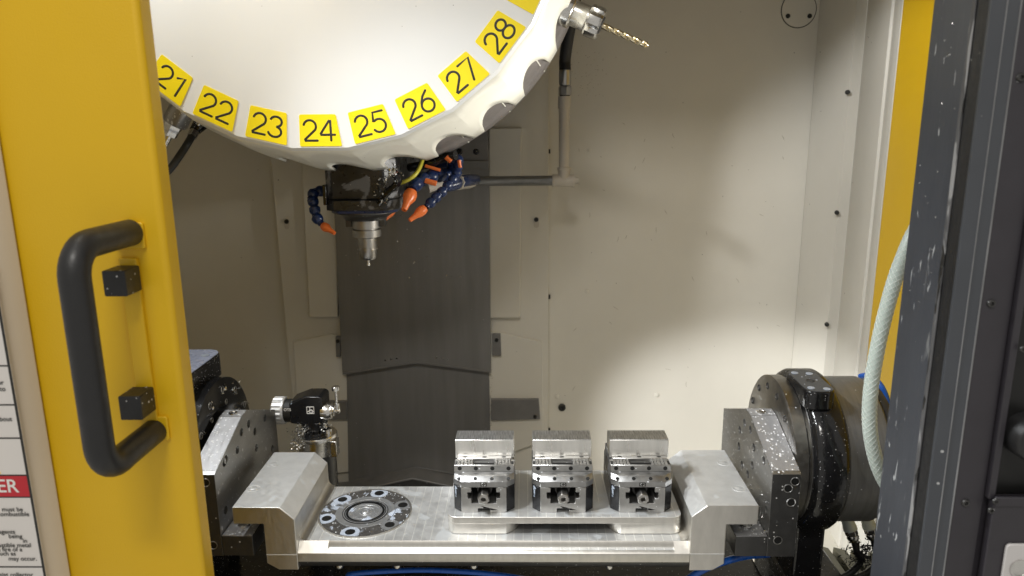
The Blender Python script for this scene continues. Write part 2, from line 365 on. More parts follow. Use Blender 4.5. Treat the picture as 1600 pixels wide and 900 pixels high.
for _ in range(60):
    u = random.gauss(918, 16); v = random.gauss(115, 22); q = P(u, v, YB - .0001); mb.tube([q, q + Vector((.0012, 0, .0008))], .0006, 5, flat=(0, -1, 0))
tag(mb.build('scuff_marks', 'scuff', w), kind='stuff')
cp = [o for o in bpy.data.objects if o.name == 'corner_post'][0]
for u, v in ((1317, 145), (1302, 330), (1288, 503)):
    p = PX(u, v, 0.607); p.y = 1.414
    MB().lathe(p + Vector((-.002, 0, 0)), (-.3, -1, 0), [(0, .0045), (.005, .0042), (.006, .003)], 12).build('screw', 'ink', cp)
p = P(1248, 15, YB); acc = thing('access_cover', 'round beige access cover with two dark screws, high on the rear wall', 'cover', (p.x, YB, p.z))
MB().lathe(p, (0, -1, 0), [(0, .0335), (.0012, .0335), (.002, .033)], 48).build('disc', 'beige', acc)
MB().lathe(p, (0, -1, 0), [(0, .0352), (.0006, .0352), (.0006, .0338), (0, .0338)], 48, cap=False).build('rim_gap', 'hole', acc)
for du in (-17, 17):
    q = P(1248 + du, 25, YB - .002); screw('screw', q, (0, -1, 0), .0045, acc)

# yellow strip along the right-hand side of the enclosure
tag(MB().box(0.5992, 0.66, 0.68, 1.2245, 1.02, 2.3).build('side_panel', 'yellow', bevel=.001), 'plain yellow painted side panel behind the white braided hose', 'panel')

# ------------------------------------------------------------------ column
colr = thing('column_cover', 'beige column casing with a wide dark steel sheet down its middle', 'cover', (-0.24, 1.5, 0.72))
cz = lambda a, b: (a, b)
MB().ext([(-.5164, .70), (-.395, .70), (-.395, 1.9), (-.527, 1.9)], 1.5, 1.531, 'y').build('side_plate', 'beige', colr, .0012)
MB().ext([(-.085, .70), (.0482, .70), (.0482, 1.9), (-.085, 1.9)], 1.5, 1.531, 'y').build('side_plate', 'beige', colr, .0012)
pxplate('raised_panel', 'beige', [(468, 200), (523, 200), (528, 496), (483, 496)], 1.487, .0125, colr, .002)
pxplate('raised_panel', 'beige', [(764, 200), (815, 200), (813, 493), (812, 497), (764, 497)], 1.487, .0125, colr, .002)
pxplate('raised_panel', 'beige', [(458, 534), (518, 522), (545, 530), (545, 738), (470, 745)], 1.492, .0075, colr, .0015)
pxplate('raised_panel', 'beige', [(764, 520), (784, 520), (846, 534), (848, 540), (849, 690), (764, 720)], 1.492, .0075, colr, .0015)
up = pxplate('upper_sheet', 'column', [(517, 230), (764, 230), (767, 581), (650, 566), (535, 584)], 1.478, .006, colr, .0006)
pxplate('upper_sheet_edge', 'plate_grey', [(650, 565), (767, 580), (767, 582.5), (650, 567.5), (535, 585.5), (535, 583)], 1.4765, .0013, colr, 0)
pxplate('lower_sheet', 'column', [(541, 560), (764, 560), (768, 775), (545, 775)], 1.490, .004, colr, .0006)
for u, v in ((602, 563), (611, 561), (620, 560), (682, 559), (691, 560), (699, 562)):
    MB().lathe(P(u, v, 1.478), (0, -1, 0), [(0, .0022), (.001, .002)], 10).build('rivet', 'steel', colr)
for pts in ([(524, 526), (532, 526), (532, 558), (525, 558)], [(769, 522), (782, 522), (783, 556), (769, 556)]):
    pxplate('bracket', 'plate_grey', pts, 1.484, .008, colr)
for pts in ([(510, 627), (542, 627), (542, 656), (512, 656)], [(767, 624), (842, 624), (844, 655), (767, 657)]):
    pxplate('slide_plate', 'plate_grey', pts, 1.484, .008, colr)
for u, v, Y in ((448, 346, 1.5), (838, 343, 1.5), (776, 531, 1.484), (528, 533, 1.484), (836, 651, 1.484)):
    screw('screw', P(u, v, Y), (0, -1, 0), .0048 if Y > 1.49 else .004, colr, h=.9)
for u, v in ((448, 349), (838, 347)):
    q = P(u, v, 1.5); MB().ext(rrect(q.x - .0055, q.x + .0055, q.z - .012, q.z + .006, .005), 1.4993, 1.5001, 'y').build('slot', 'pipe', colr)
# head mounting plate at the top of the sheet with two cap screws
pxplate('mount_plate', 'plate_grey', [(690, 195), (762, 195), (763, 251), (690, 251)], 1.470, .008, colr)
pxplate('mount_plate', 'column', [(690, 251), (763, 251), (764, 264), (690, 264)], 1.466, .012, colr)
for u in (718, 744): screw('screw', P(u, 237, 1.470), (0, -1, 0), .0062, colr, m='cast', h=.3)

# gabled cover over the ways behind the table
way = thing('way_cover', 'dark gabled steel way cover under the column sheet', 'cover', (-.25, 1.3, .70))
rid = P(650, 729, 1.489)
for q0_, q1_ in (((545, 752), (650, 729.5)), ((650, 729.5), (766, 750))):
    MB().frus(P(*q0_, 1.487), P(*q1_, 1.487), .0011, .0011, 6).build('sheet_edge', 'plate_grey', colr)
for i, (y0, y1, dz) in enumerate(((1.435, 1.4885, 0), (1.0, 1.4345, -.003), (.7, 0.9995, -.015))):
    zr = rid.z + dz; zl = zr - .030
    MB().ext([(-.46, .702), (-.46, zl - .012), (-.405, zl - .006), (rid.x, zr), (-.09, zl - .006), (.02, zl - .012), (.02, .702)], y0, y1, 'y').build('segment', 'plate_grey' if i == 0 else 'waymat', way, .0012)

# ------------------------------------------------------------------ left: cover with sign, sliding door
Yc = .57
tag(MB().ext([(-1.1, Yc), (-.4405, Yc), (-.4345, Yc + .006), (-.4295, Yc + .028), (-1.1, Yc + .028)], .5, 2.3, 'z').build('machine_cover', 'cover', bevel=.002), 'cream machine cover carrying the printed safety sign', 'cover')
sg = thing('warning_sign', 'white safety sign with red DANGER band on the cream cover', 'sign', (-.46, Yc, 1.0))
def Sx(u, v): return P(u, v, Yc - .001)
def vline(u0, v0, v): return u0 + (v - v0) * .148
def sx(v, off=0):                                    # right-hand border of the sign, in world X
    return Sx(36, 690).x + off
xr = Sx(36, 690).x
zt = P(0, 400, Yc).z; zb = P(60, 960, Yc).z
MB().box(xr - .26, xr, Yc - .0006, Yc, zb, zt).build('sheet', 'sign', sg)
def bar(x0, x1, z0, z1, name='border', m='ink', y=.0010): MB().box(x0, x1, Yc - y, Yc - .0006, z0, z1).build(name, m, sg)
bar(xr - .0022, xr - .0001, zb, zt)
for v in (571, 632, 684, 885):
    z = P(30, v, Yc).z; bar(xr - .26, xr - .0022, z - .0006, z + .0006, y=.0009)
z0 = P(40, 743, Yc).z; z1 = P(40, 775, Yc).z
bar(xr - .26, xr - .0022, z1, z0, 'red_band', 'red')
bar(xr - .26, xr - .0022, z0, z0 + .0012, y=.0009); bar(xr - .26, xr - .0022, z1 - .0012, z1, y=.0009)
def sline(txt, u, v, size, m='ink', name='text'):
    q = P(u, v, Yc - .0012); textmesh(txt, size, Matrix.Translation((q.x, Yc - .0012, q.z)) @ FRONT, m, sg, name, 'RIGHT')
sline('DANGER', 30, 769, .0175, 'signw', 'danger_text')
for t, u, v in (('or', 6, 601), ('to', 9, 611), ('about', 19, 658), ('must be', 36, 799), ('combustible', 46, 806.5),
                ('agents', 24, 834), ('being', 35, 841), ('in', 43, 848), ('combustible metal', 49, 855), ('a fire of a', 35, 861.5), ('such as', 25, 868), ('may occur.', 58, 876),
                ('a mist collector', 52, 901)):
    sline(t, u, v, .0058)
q = P(0, 736, Yc)
MB().ext([(q.x - .0125, q.z - .002), (q.x + .001, q.z - .002), (q.x - .0058, q.z + .0105)], Yc - .0011, Yc - .0006, 'y').build('hazard_triangle', 'label_y', sg)

dr = thing('sliding_door', 'yellow sliding door with black tubular handle, left of the opening', 'door', (-.4, .6, .6))
MB().ext([(-.62, .60), (-.3105, .60), (-.3065, .601), (-.3045, .6035), (-.3045, .6205), (-.307, .6225), (-.62, .6225)], .5, 2.3, 'z').build('panel', 'yellow', dr, .0012, seg=3)
def pad_at(u0, u1, v0, v1): 
    a = P(u0, v1, .6); b = P(u1, v0, .6); return MB().ext(rrect(a.x, b.x, a.z, b.z, .002, 3), .5965, .6001, 'y')
pad_at(184, 225, 347, 388).build('handle_plate', 'yellow', dr, .0008)
pad_at(226, 263, 649, 686).build('handle_plate', 'yellow', dr, .0008)
ha, hb = Vector((-.3315, .5965, 1.4150)), Vector((-.3325, .5965, 1.2360))
hp = [ha, ha + Vector((-.001, -.045, 0))]
cy = .516; rr = .024
for i in range(9):
    t = R(90 * i / 8); hp.append(Vector((-.3325, cy + rr * (1 - math.sin(t)), 1.415 - rr * (1 - math.cos(t)))))
for i in range(9):
    t = R(90 * i / 8); hp.append(Vector((-.3325, cy + rr * (1 - math.cos(t)), 1.236 + rr * (1 - math.sin(t)))))
hp += [hb + Vector((-.0005, -.045, 0)), hb]
MB().tube(hp, .0111, 24).build('handle', 'handle', dr)
# raised channel with two rubber bumpers
a = P(188, 402, .6); b = P(216, 402, .6); c = P(236, 655, .6); d = P(212, 655, .6)
MB().ext([(a.x, a.z), (b.x, b.z), (b.x + .001, c.z), (a.x + .001, d.z)], .5955, .6001, 'y').build('channel', 'yellow', dr, .001)
for (u, v, tu, tv) in ((203, 434, 182, 434), (226, 622, 207, 622)):
    q = P(u, v, .5955)
    MB().ext(rrect(q.x - .0095, q.x + .0095, q.z - .0108, q.z + .0108, .001, 2), .5715, .5953, 'y').build('bumper', 'bumper', dr, .0012)
    q = P(tu, tv, .6); MB().ext([(q.x - .0025, q.z - .003), (q.x + .002, q.z - .005), (q.x + .002, q.z + .005), (q.x - .0025, q.z + .004)], .5975, .6001, 'y').build('tab', 'ink', dr)

# ------------------------------------------------------------------ right: door post, seal, dark panel
post = thing('door_post', 'worn dark grey door post flecked with chips, right of the opening', 'post', (.36, .63, .6))
MB().box(.3485, .40, .601, .660, .5, 2.3).build('jamb', 'jamb', post, .0012)
MB().box(.3481, .3492, .5985, .6035, .5, 2.3).build('worn_edge', 'wornedge', post, .0004)  # pale scuffed edge, with the edge highlight put into its colour
tag(MB().box(.3494, .39, .5825, .6005, .5, 2.3).build('door_seal', 'rubber', bevel=.001), 'black rubber seal strip between the grey post and the dark door', 'seal')
rd = thing('right_door', 'dark plum door with grey edge strip at the right side', 'door', (.42, .57, .6))
MB().ext([(.3480, .5815), (.3480, .578), (.3605, .5735), (.3655, .5715), (.3655, .5815)], .5, 2.3, 'z').build('edge_strip', 'charcoal', rd, .0006)
MB().box(.3651, .3660, .5703, .5722, .5, 2.3).build('edge_highlight', 'edge', rd, .0003)  # grey lines painted for the highlights along the strip's edge and groove
MB().box(.3571, .3576, .5738, .5752, .5, 2.3).build('groove_line', 'edge', rd)
MB().ext([(.3655, .5815), (.3655, .5712), (.3675, .5700), (.3905, .5700), (.3905, .5815)], .5, 2.3, 'z').build('panel', 'plum', rd, .0012, seg=3)
for u, v in ((1548, 474), (1508, 785), (1594, 121)):
    screw('screw', P(u, v, .57), (0, -1, 0), .0034, rd, m='bracket_face', h=.6)
x0 = P(1549, 790, .565).x
zs = P(1549, 781, .565).z
MB().box(x0, x0 + .10, .5625, .5699, .5, zs).build('lower_panel', 'plum', rd, .001)
MB().box(.3906, .3965, .5645, .5815, zs + .0005, 2.3).build('frame_rail', 'plum', rd, .0012)
MB().box(.3966, .52, .574, .5815, zs + .0005, 2.3).build('glass', 'hole', rd, .0008)
MB().box(.3907, .60, .5735, .5815, .5, zs).build('inner_panel', 'plum', rd)
MB().box(x0, x0 + .09, .5605, .5635, zs - .004, zs + .0045).build('lower_rail', 'plum', rd, .0008)
for u, v in ((1555, 783), (1548, 797), (1598, 545)):
    screw('screw', P(u, v, .5615), (0, -1, 0), .0028, rd, m='bracket_face', h=.6)
q = P(1597, 690, .556); MB().lathe((q.x + .013, .565, q.z), (0, -1, 0), [(-.01, .019), (.010, .019), (.013, .017), (.013, .012), (.016, .010)], 28).build('knob', 'handle', rd, .0008)
a = P(1575, 852, .5585)
MB().ext(rrect(a.x, a.x + .07, a.z - .07, a.z, .004), .5595, .5624, 'y').build('key_plate', 'grey_plastic', rd, .0008)
q = P(1594, 889, .5585); MB().lathe((q.x, .5594, q.z), (0, -1, 0), [(0, .0085), (.0015, .0085), (.0015, .0068), (.0006, .0066)], 24).build('key_switch', 'steel', rd)

# ================================================================== TOOL TURRET
TC = Vector((-.27, .966, 1.80)); RF, RB, DEP = .333, .372, .199
tt = thing('tool_turret', 'big white tool drum with yellow numbered labels around its scalloped rim', 'turret', (-.27, 1.06, 1.80))
NF = 28; SUB = 16
def tp(a, r, y): return Vector((TC.x + r * math.sin(a), y, TC.z - r * math.cos(a)))
# facet vertices sit halfway between the tool places
mb = MB(); vs = [tp((k + .5) * 2 * PI / NF, RF - .004, TC.y) for k in range(NF)]
vs2 = [tp((k + .5) * 2 * PI / NF, RF, TC.y + .004) for k in range(NF)]
ctr = [tp((k + .5) * 2 * PI / NF, RF * .55, TC.y - .0015) for k in range(NF)]
fs = [list(range(2 * NF, 3 * NF))]
for k in range(NF):
    j = (k + 1) % NF
    fs.append([k, j, NF + j, NF + k]); fs.append([k, 2 * NF + k, 2 * NF + j, j])
mb.add(vs + vs2 + ctr, fs).build('face_cover', 'white', tt, smooth=25)
mb = MB(); rows = 5; pts = []; n = NF * SUB
for i in range(n):
    k = i // SUB; s = (i % SUB) / SUB
    a0 = (k - .5) * 2 * PI / NF; a1 = (k + .5) * 2 * PI / NF
    cf = tp(a0, 1, 0).lerp(tp(a1, 1, 0), s)                    # point on the polygon, radius 1
    dx, dz = cf.x - TC.x, cf.z - TC.z
    dx = (1 - s) * math.sin(a0) + s * math.sin(a1); dz = -((1 - s) * math.cos(a0) + s * math.cos(a1))
    # towards the back the facets round out
    al = (k - .5 + s) * 2 * PI / NF
    x = abs(s - .5) / .36
    cut = .108 * math.sqrt(max(0, 1 - x * x)) if x < 1 else 0
    for j in range(rows):
        t = j / (rows - 1); tt_ = t * (1 - cut / DEP)
        r = RF + (RB - RF) * tt_ + .004 * math.sin(PI * min(1, tt_ * 1.05))
        w_ = tt_ ** 1.5
        ux = (1 - w_) * dx + w_ * math.sin(al); uz = (1 - w_) * dz - w_ * math.cos(al)
        pts.append(Vector((TC.x + r * ux, TC.y + .004 + DEP * tt_, TC.z + r * uz)))
fs = []
for i in range(n):
    i2 = (i + 1) % n
    for j in range(rows - 1): fs.append([i * rows + j, i2 * rows + j, i2 * rows + j + 1, i * rows + j + 1])
rimo = mb.add(pts, fs).build('rim', 'rim', tt, smooth=7)
so = rimo.modifiers.new('solid', 'SOLIDIFY'); so.thickness = .0035; so.offset = -1
# inner carrier disc behind the scallops
MB().lathe((TC.x, 1.04, TC.z), (0, 1, 0), [(0, .20), (.0, .318), (.10, .335), (.10, .20)], 84).build('carrier', 'flange', tt)
prof_ = [(1.030, .3380), (1.158, .3605), (1.1655, .3655), (1.170, .3690), (1.214, .3722), (1.215, .350)]
vs = []; na = 300
for i in range(na + 1):
    a = R(19.3 + (360 - 38.6) * i / na)
    for y_, r_ in prof_: vs.append(tp(a, r_, y_))
m_ = len(prof_)
MB().add(vs, [[i * m_ + j, (i + 1) * m_ + j, (i + 1) * m_ + j + 1, i * m_ + j + 1] for i in range(na) for j in range(m_ - 1)]).build('pocket_liner', 'liner', tt)
for k in list(range(2, 9)) + [-2, -3, -4]:
    a = k * 2 * PI / NF + .05
    MB().tube([tp(a, .3395, 1.036), tp(a, .3608, 1.156), tp(a, .3720, 1.205)], .0011, 6).build('pocket_seam', 'rim', tt)
MB().lathe((TC.x, 1.145, TC.z), (0, 1, 0), [(0, .10), (0, .335), (.012, .335), (.012, .10)], 84).build('back_plate', 'hole', tt)
# digits as round-ended strokes, unit height
def arc(cx, cy, rx, ry, a0, a1, n=14): return [(cx + rx * math.cos(R(a0 + (a1 - a0) * i / n)), cy + ry * math.sin(R(a0 + (a1 - a0) * i / n))) for i in range(n + 1)]
DG = {
 '1': [[(.06, .80), (.40, 1.0), (.40, 0)]],
 '2': [arc(.33, .70, .31, .30, 165, -38) + [(.03, .04), (.04, 0), (.68, 0)]],
 '3': [arc(.30, .755, .29, .245, 160, -80) + arc(.30, .26, .33, .26, 80, -160)],
 '4': [[(.52, 0), (.52, 1), (.46, .98), (0, .32), (.0, .28), (.72, .28)]],
 '5': [[(.62, 1), (.14, 1), (.07, .55)] + arc(.32, .32, .33, .32, 128, -150)],
 '6': [[(.52, 1.0), (.26, .80), (.08, .55)] + arc(.33, .31, .32, .31, 150, 510, 26)],
 '7': [[(0, 1), (.66, 1), (.24, 0)]],
 '8': [arc(.32, .755, .26, .245, -90, 270, 22), arc(.32, .26, .32, .26, 90, 450, 24)],
}
def stroke_num(txt, org, ex, ez, h, r, parent):
    mb = MB(); x = 0; wd = []
    for ch in txt: wd.append(max(p[0] for s in DG[ch] for p in s) + .17)
    tot = sum(wd) - .17; x = -tot / 2
    for ch, w_ in zip(txt, wd):
        for s in DG[ch]:
            pts = [org + ex * ((p[0] + x) * h) + ez * ((p[1] - .5) * h) for p in s]
            d0 = (pts[0] - pts[1]).normalized(); d1 = (pts[-1] - pts[-2]).normalized()
            closed = (pts[0] - pts[-1]).length < 1e-5
            if closed: rs = [r] * len(pts)
            else:
                pts = [pts[0] + d0 * r * .9, pts[0] + d0 * r * .6] + pts + [pts[-1] + d1 * r * .6, pts[-1] + d1 * r * .9]
                rs = [r * .45, r * .8] + [r] * (len(pts) - 4) + [r * .8, r * .45]
            mb.tube(pts, rs, 8, flat=(0, -1, 0))
        x += w_
    o = mb.build('number', 'ink', parent); return o
for k in range(-3, 6):
    a = k * 2 * PI / NF; ex = Vector((math.cos(a), 0, math.sin(a))); ez = Vector((-math.sin(a), 0, math.cos(a)))
    skew = .0022
    o = TC + (-ez) * .3035; o.y = TC.y
    ol = [(-.0262, -.0215), (.0295, -.0215), (.0235, .0195), (-.0245, .0195)]
    # rounded corners
    q = []
    for i in range(4):
        p0, p1, p2 = Vector(ol[i - 1]), Vector(ol[i]), Vector(ol[(i + 1) % 4])
        d0 = (p0 - p1).normalized() * .0024; d1 = (p2 - p1).normalized() * .0024
        for t in (0, .33, .67, 1): q.append((p1 + d0) * (1 - t) ** 2 + p1 * 2 * t * (1 - t) + (p1 + d1) * t * t)
    base = [o + ex * p.x + ez * p.y for p in q]; m_ = len(base)
    vv = [Vector((b_.x, TC.y - .0009, b_.z)) for b_ in base] + [Vector((b_.x, TC.y + .0008, b_.z)) for b_ in base]
    lb = MB().add(vv, [list(range(m_))] + [[i, (i + 1) % m_, m_ + (i + 1) % m_, m_ + i] for i in range(m_)]).build('number_label', 'label_y', tt)
    if k < 5:
        num = str(24 + k); lb['label'] = 'yellow label reading %s' % num
        stroke_num(num, Vector((o.x, TC.y - .0009, o.z)) + ez * -.001 + ex * .0005, ex, ez, .0262, .00155, lb)
for k, da in ((1, -.06), (5, .03), (-3, .0)):
    a = k * 2 * PI / NF + da; n_ = Vector((math.sin(a), 0, -math.cos(a)))
    p = Vector((TC.x, TC.y + DEP * .86, TC.z)) + n_ * (RB - .003)
    MB().lathe(p, n_, [(0, .0055), (.004, .0055), (.004, .0042), (.008, .004), (.009, .002)], 12).build('bolt', 'steel', tt)

# drill in its collet chuck on the right of the drum
def aim(p0, p1): return Vector(p0), (Vector(p1) - Vector(p0)).normalized()
a = 5 * 2 * PI / NF + .035
d0 = P(893, 19, 1.115); dv = (P(1014, 72, 1.10) - d0); Ld = dv.length; dv.normalize()
dt = thing('drill_tool', 'twist drill held in a steel collet chuck, sticking out right of the drum', 'tool', d0)
MB().lathe(d0 - dv * .03, dv, [(0, .0235), (.03, .0235), (.032, .0225), (.034, .0185), (.052, .0185), (.054, .0195), (.056, .0195)], 36).build('holder', 'steel', dt)
pr = []
n_ = 36
mb = MB(); vs = []
for h in (.026, .0285, .044, .047):
    for i in range(n_):
        t = 2 * PI * i / n_; r = .0235 if (i % 6) in (0, 1, 2, 3) else .0212
        if h in (.026, .047): r -= .0016
        e1 = dv.orthogonal().normalized(); e2 = dv.cross(e1)
        vs.append(d0 + dv * h + e1 * r * math.cos(t) + e2 * r * math.sin(t))
fs = [[k * n_ + i, k * n_ + (i + 1) % n_, (k + 1) * n_ + (i + 1) % n_, (k + 1) * n_ + i] for k in range(3) for i in range(n_)] + [list(range(n_ - 1, -1, -1)), list(range(3 * n_, 4 * n_))]
mb.add(vs, fs).build('collet_nut', 'steel', dt, smooth=30)
MB().lathe(d0 + dv * .0465, dv, [(0, .013), (.0025, .012)], 24).build('collet', 'bracket_face', dt)
mb = MB(); vs = []; NS = 70; e1 = dv.orthogonal().normalized(); e2 = dv.cross(e1); L0 = .045; L1 = Ld
for s in range(NS + 1):
    h = L0 + (L1 - L0) * s / NS; tw = s / NS * PI * 5.2; tip = max(0.06, min(1, (NS - s) / 3.5))
    fl = 1 if s > 8 else 0
    for i in range(20):
        t = 2 * PI * i / 20; rr_ = .0046 * tip * (1 - (.52 * max(0, math.cos(2 * t)) ** 1.4 if fl else 0))
        vs.append(d0 + dv * h + e1 * rr_ * math.cos(t + tw) + e2 * rr_ * math.sin(t + tw))
fs = [[s * 20 + i, s * 20 + (i + 1) % 20, (s + 1) * 20 + (i + 1) % 20, (s + 1) * 20 + i] for s in range(NS) for i in range(20)] + [list(range(NS * 20, NS * 20 + 20))]
mb.add(vs, fs).build('drill_bit', 'gold', dt)

# second holder at the left of the drum, mostly behind the door
d0 = P(284, 172, 1.10); dv = (P(262, 214, 1.10) - d0).normalized()
ht = thing('tool_holder', 'short steel tool holder under the left of the drum, half hidden by the door', 'tool', d0)
MB().lathe(d0 - dv * .02, dv, [(0, .018), (.042, .018), (.044, .0165)], 28).build('holder', 'bracket', ht)
MB().lathe(d0 + dv * .0245, dv, [(0, .013), (.006, .013), (.008, .012), (.018, .012)], 6).build('nut', 'steel', ht)
MB().lathe(d0 + dv * .042, dv, [(0, .006), (.03, .006)], 14).build('cutter', 'steel', ht)
# black hose with clamp beside it
hs = thing('coolant_hose', 'black rubber hose with a small clamp under the left of the drum', 'hose', P(297, 210, 1.15))
MB().tube(spline([P(306, 200, 1.17), P(298, 216, 1.15), P(283, 240, 1.14), P(262, 268, 1.13), P(225, 300, 1.12)]), .0058, 12).build('hose', 'rubber', hs)
q0, q1 = P(304, 206, 1.16), P(299, 214, 1.152); MB().frus(q0, q1, .0076, .0076, 14).build('clamp', 'steel', hs)
MB().frus(P(318, 188, 1.17), P(303, 206, 1.165), .013, .008, 14).build('fitting', 'cast', hs)

# ================================================================== SPINDLE HEAD
SX, SY = -.2705, 1.22
sh = thing('machining_spindle', 'oily black spindle head under the drum', 'spindle', (SX, SY, 1.35))
hl = P(508, 300, 1.16).x; hr = P(619, 300, 1.16).x; zb_ = P(565, 331, 1.16).z
MB().ext([(hl + .012, 1.155), (hr - .018, 1.155), (hr, 1.175), (hr, 1.47), (hl, 1.47), (hl, 1.165)], zb_ + .020, 1.56, 'z').build('housing', 'head', sh, .002)
MB().ext([(hl + .014, 1.15), (hr - .016, 1.15), (hr + .002, 1.172), (hr + .002, 1.36), (hl - .001, 1.36), (hl - .001, 1.165)], zb_ + .002, zb_ + .0195, 'z').build('lower_flange', 'head', sh, .0015)
MB().ext([(hl + .020, 1.152), (hr - .02, 1.152), (hr - .004, 1.176), (hr - .004, 1.33), (hl + .006, 1.33), (hl + .006, 1.17)], zb_ - .002, zb_ + .0018, 'z').build('gasket', 'blueline', sh)
MB().lathe((SX, SY, zb_ - .0022), (0, 0, -1), [(0, .055), (.004, .055), (.008, .044), (.014, .036), (.017, .035)], 40).build('nose', 'bracket_face', sh)
MB().box(hl - .0015, hl + .004, 1.150, 1.164, zb_ + .012, 1.41).build('clamp_bar', 'cast', sh, .001)
mb = MB(); mb.tube(spline([P(614, 268, 1.13), P(622, 284, 1.14), P(606, 300, 1.145), P(592, 318, 1.15)]), [.006] * 25, 8).build('hose_boss', 'cast', sh)
MB().box(P(592, 300, 1.15).x, P(604, 300, 1.15).x, 1.147, 1.158, P(592, 326, 1.15).z, P(592, 282, 1.15).z).build('lug', 'head', sh, .002)
# tool in the spindle
st = thing('spindle_tool', 'steel holder with a thin tip clamped in the spindle nose', 'tool', (SX, SY, 1.28))
zn = zb_ - .0195
zt_ = P(571, 405, SY).z
k_ = (zn - zt_)
MB().lathe((SX, SY, zn), (0, 0, -1), [(0, .024), (.2 * k_, .024), (.21 * k_, .020), (.24 * k_, .020), (.25 * k_, .024), (.42 * k_, .024), (.44 * k_, .019), (.46 * k_, .0155), (.70 * k_, .0155)], 36).build('holder', 'vise', st)
MB().lathe((SX, SY, zn - .7 * k_), (0, 0, -1), [(0, .0170), (.05 * k_, .0172), (.06 * k_, .0150), (.26 * k_, .0142), (.30 * k_, .012)], 24).build('collet_nut', 'flange', st)
MB().frus((SX, SY, zn - .98 * k_), (SX, SY, P(571, 412, SY).z), .0026, .0020, 12).build('stem', 'chip', st)
MB().lathe((SX, SY, P(571, 416, SY).z), (0, 0, 1), [(0, .0008), (.001, .0026), (.003, .0032), (.005, .0026), (.006, .0008)], 12).build('tip', 'chip', st)
for s_ in (-1, 1):
    MB().box(SX + s_ * .0285 - .005, SX + s_ * .0285 + .005, SY - .008, SY + .008, zn - .012, zn + .004).build('drive_key', 'bracket_face', st, .0006)

# segmented coolant lines
def locline(pxs, Ys, rad, tip, label, nr=(.0085, .0035), rad_end=None):
    pts = [P(u, v, y) for (u, v), y in zip(pxs, Ys)]
    pts = spline(pts, 10)
    t = thing('coolant_nozzle', label, 'nozzle', pts[-1], 'segmented coolant nozzles round the spindle')
    # beads at even steps
    step = rad * 1.55; acc = 0; last = pts[0]; beads = [(pts[0], (pts[1] - pts[0]).normalized())]
    for i in range(1, len(pts)):
        acc += (pts[i] - pts[i - 1]).length
        if acc >= step: beads.append((pts[i], (pts[i] - pts[i - 1]).normalized())); acc = 0
    for q, d in beads[:-1]:
        MB().lathe(q - d * rad * .95, d, [(0, rad * .70), (rad * .3, rad * .98), (rad * .9, rad), (rad * 1.25, rad * .86), (rad * 1.5, rad * .62), (rad * 1.9, rad * .60)], 16).build('segment', 'blueline', t)
    q, d = beads[-1]; tp_ = P(*tip[:2], tip[2]); dd = (tp_ - q).normalized(); L = (tp_ - q).length
    MB().lathe(q - dd * rad * .3, dd, [(0, nr[0] * .8), (.15 * L, nr[0]), (.35 * L, nr[0]), (.62 * L, nr[1] * 1.4), (L, nr[1]), (L, nr[1] * .6), (L * .9, nr[1] * .5)], 18).build('nozzle', 'orange', t)
    return t
locline([(512, 300), (497, 299), (488, 306), (491, 322), (494, 338), (503, 350), (508, 355)], [1.2, 1.19, 1.18, 1.17, 1.165, 1.16, 1.158], .0092, (525, 366, 1.15), 'navy segmented coolant line with orange tip left of the spindle head', (.0072, .0030))
locline([(705, 272), (680, 275), (655, 283), (645, 297), (640, 306)], [1.24, 1.2, 1.17, 1.15, 1.14], .0115, (630, 331, 1.12), 'thick navy coolant line with the largest orange nozzle', (.0108, .0045))
locline([(716, 252), (713, 272), (698, 292), (680, 310), (664, 325), (657, 331)], [1.22, 1.2, 1.18, 1.16, 1.145, 1.14], .0085, (638, 346, 1.125), 'thin navy coolant line slanting down to a slim orange tip, right of the spindle', (.0080, .0034))
locline([(640, 300), (622, 318), (608, 332)], [1.27, 1.26, 1.25], .009, (598, 345, 1.235), 'short orange nozzle partly hidden behind the spindle flange', (.0082, .0046))
yh = MB().tube(spline([P(618, 288, 1.16), P(636, 282, 1.155), P(650, 271, 1.16), P(658, 256, 1.18), P(662, 240, 1.2)]), .0034, 10).build('air_tube', 'yhose')
tag(yh, 'thin yellow air tube curving up behind the drum rim', 'tube')
# valve manifold that feeds the lines
mf = thing('coolant_manifold', 'cluster of navy fittings with orange valve levers on the pipe end', 'manifold', P(700, 280, 1.27))
MB().tube(spline([P(742, 281, 1.38), P(725, 283, 1.3), P(700, 290, 1.27), P(672, 288, 1.25)]), .011, 14).build('body', 'blueline', mf)
MB().frus(P(735, 283, 1.36), P(714, 285, 1.28), .0135, .0135, 8).build('white_fitting', 'pipe', mf)
MB().frus(P(690, 284, 1.24), P(668, 292, 1.23), .0105, .0105, 8).build('white_fitting', 'pipe', mf)
MB().frus(P(712, 248, 1.22), P(708, 280, 1.25), .0125, .0115, 14).build('riser', 'blueline', mf)
MB().frus(P(672, 264, 1.24), P(700, 262, 1.24), .0125, .0125, 14).build('riser', 'blueline', mf)
for (u0, v0, u1, v1, Y, s_) in ((664, 282, 682, 287, 1.17, .0048), (664, 259, 688, 266, 1.19, .0030), (697, 245, 705, 252, 1.18, .0048), (717, 250, 719, 262, 1.19, .0032)):
    MB().frus(P(u0, v0, Y), P(u1, v1, Y), s_, s_, 6).build('valve_lever', 'orange', mf, .0006)
MB().tube(spline([P(640, 262, 1.22), P(670, 256, 1.2), P(695, 246, 1.19), P(712, 243, 1.18)]), .0075, 10).build('hose', 'cast', mf)

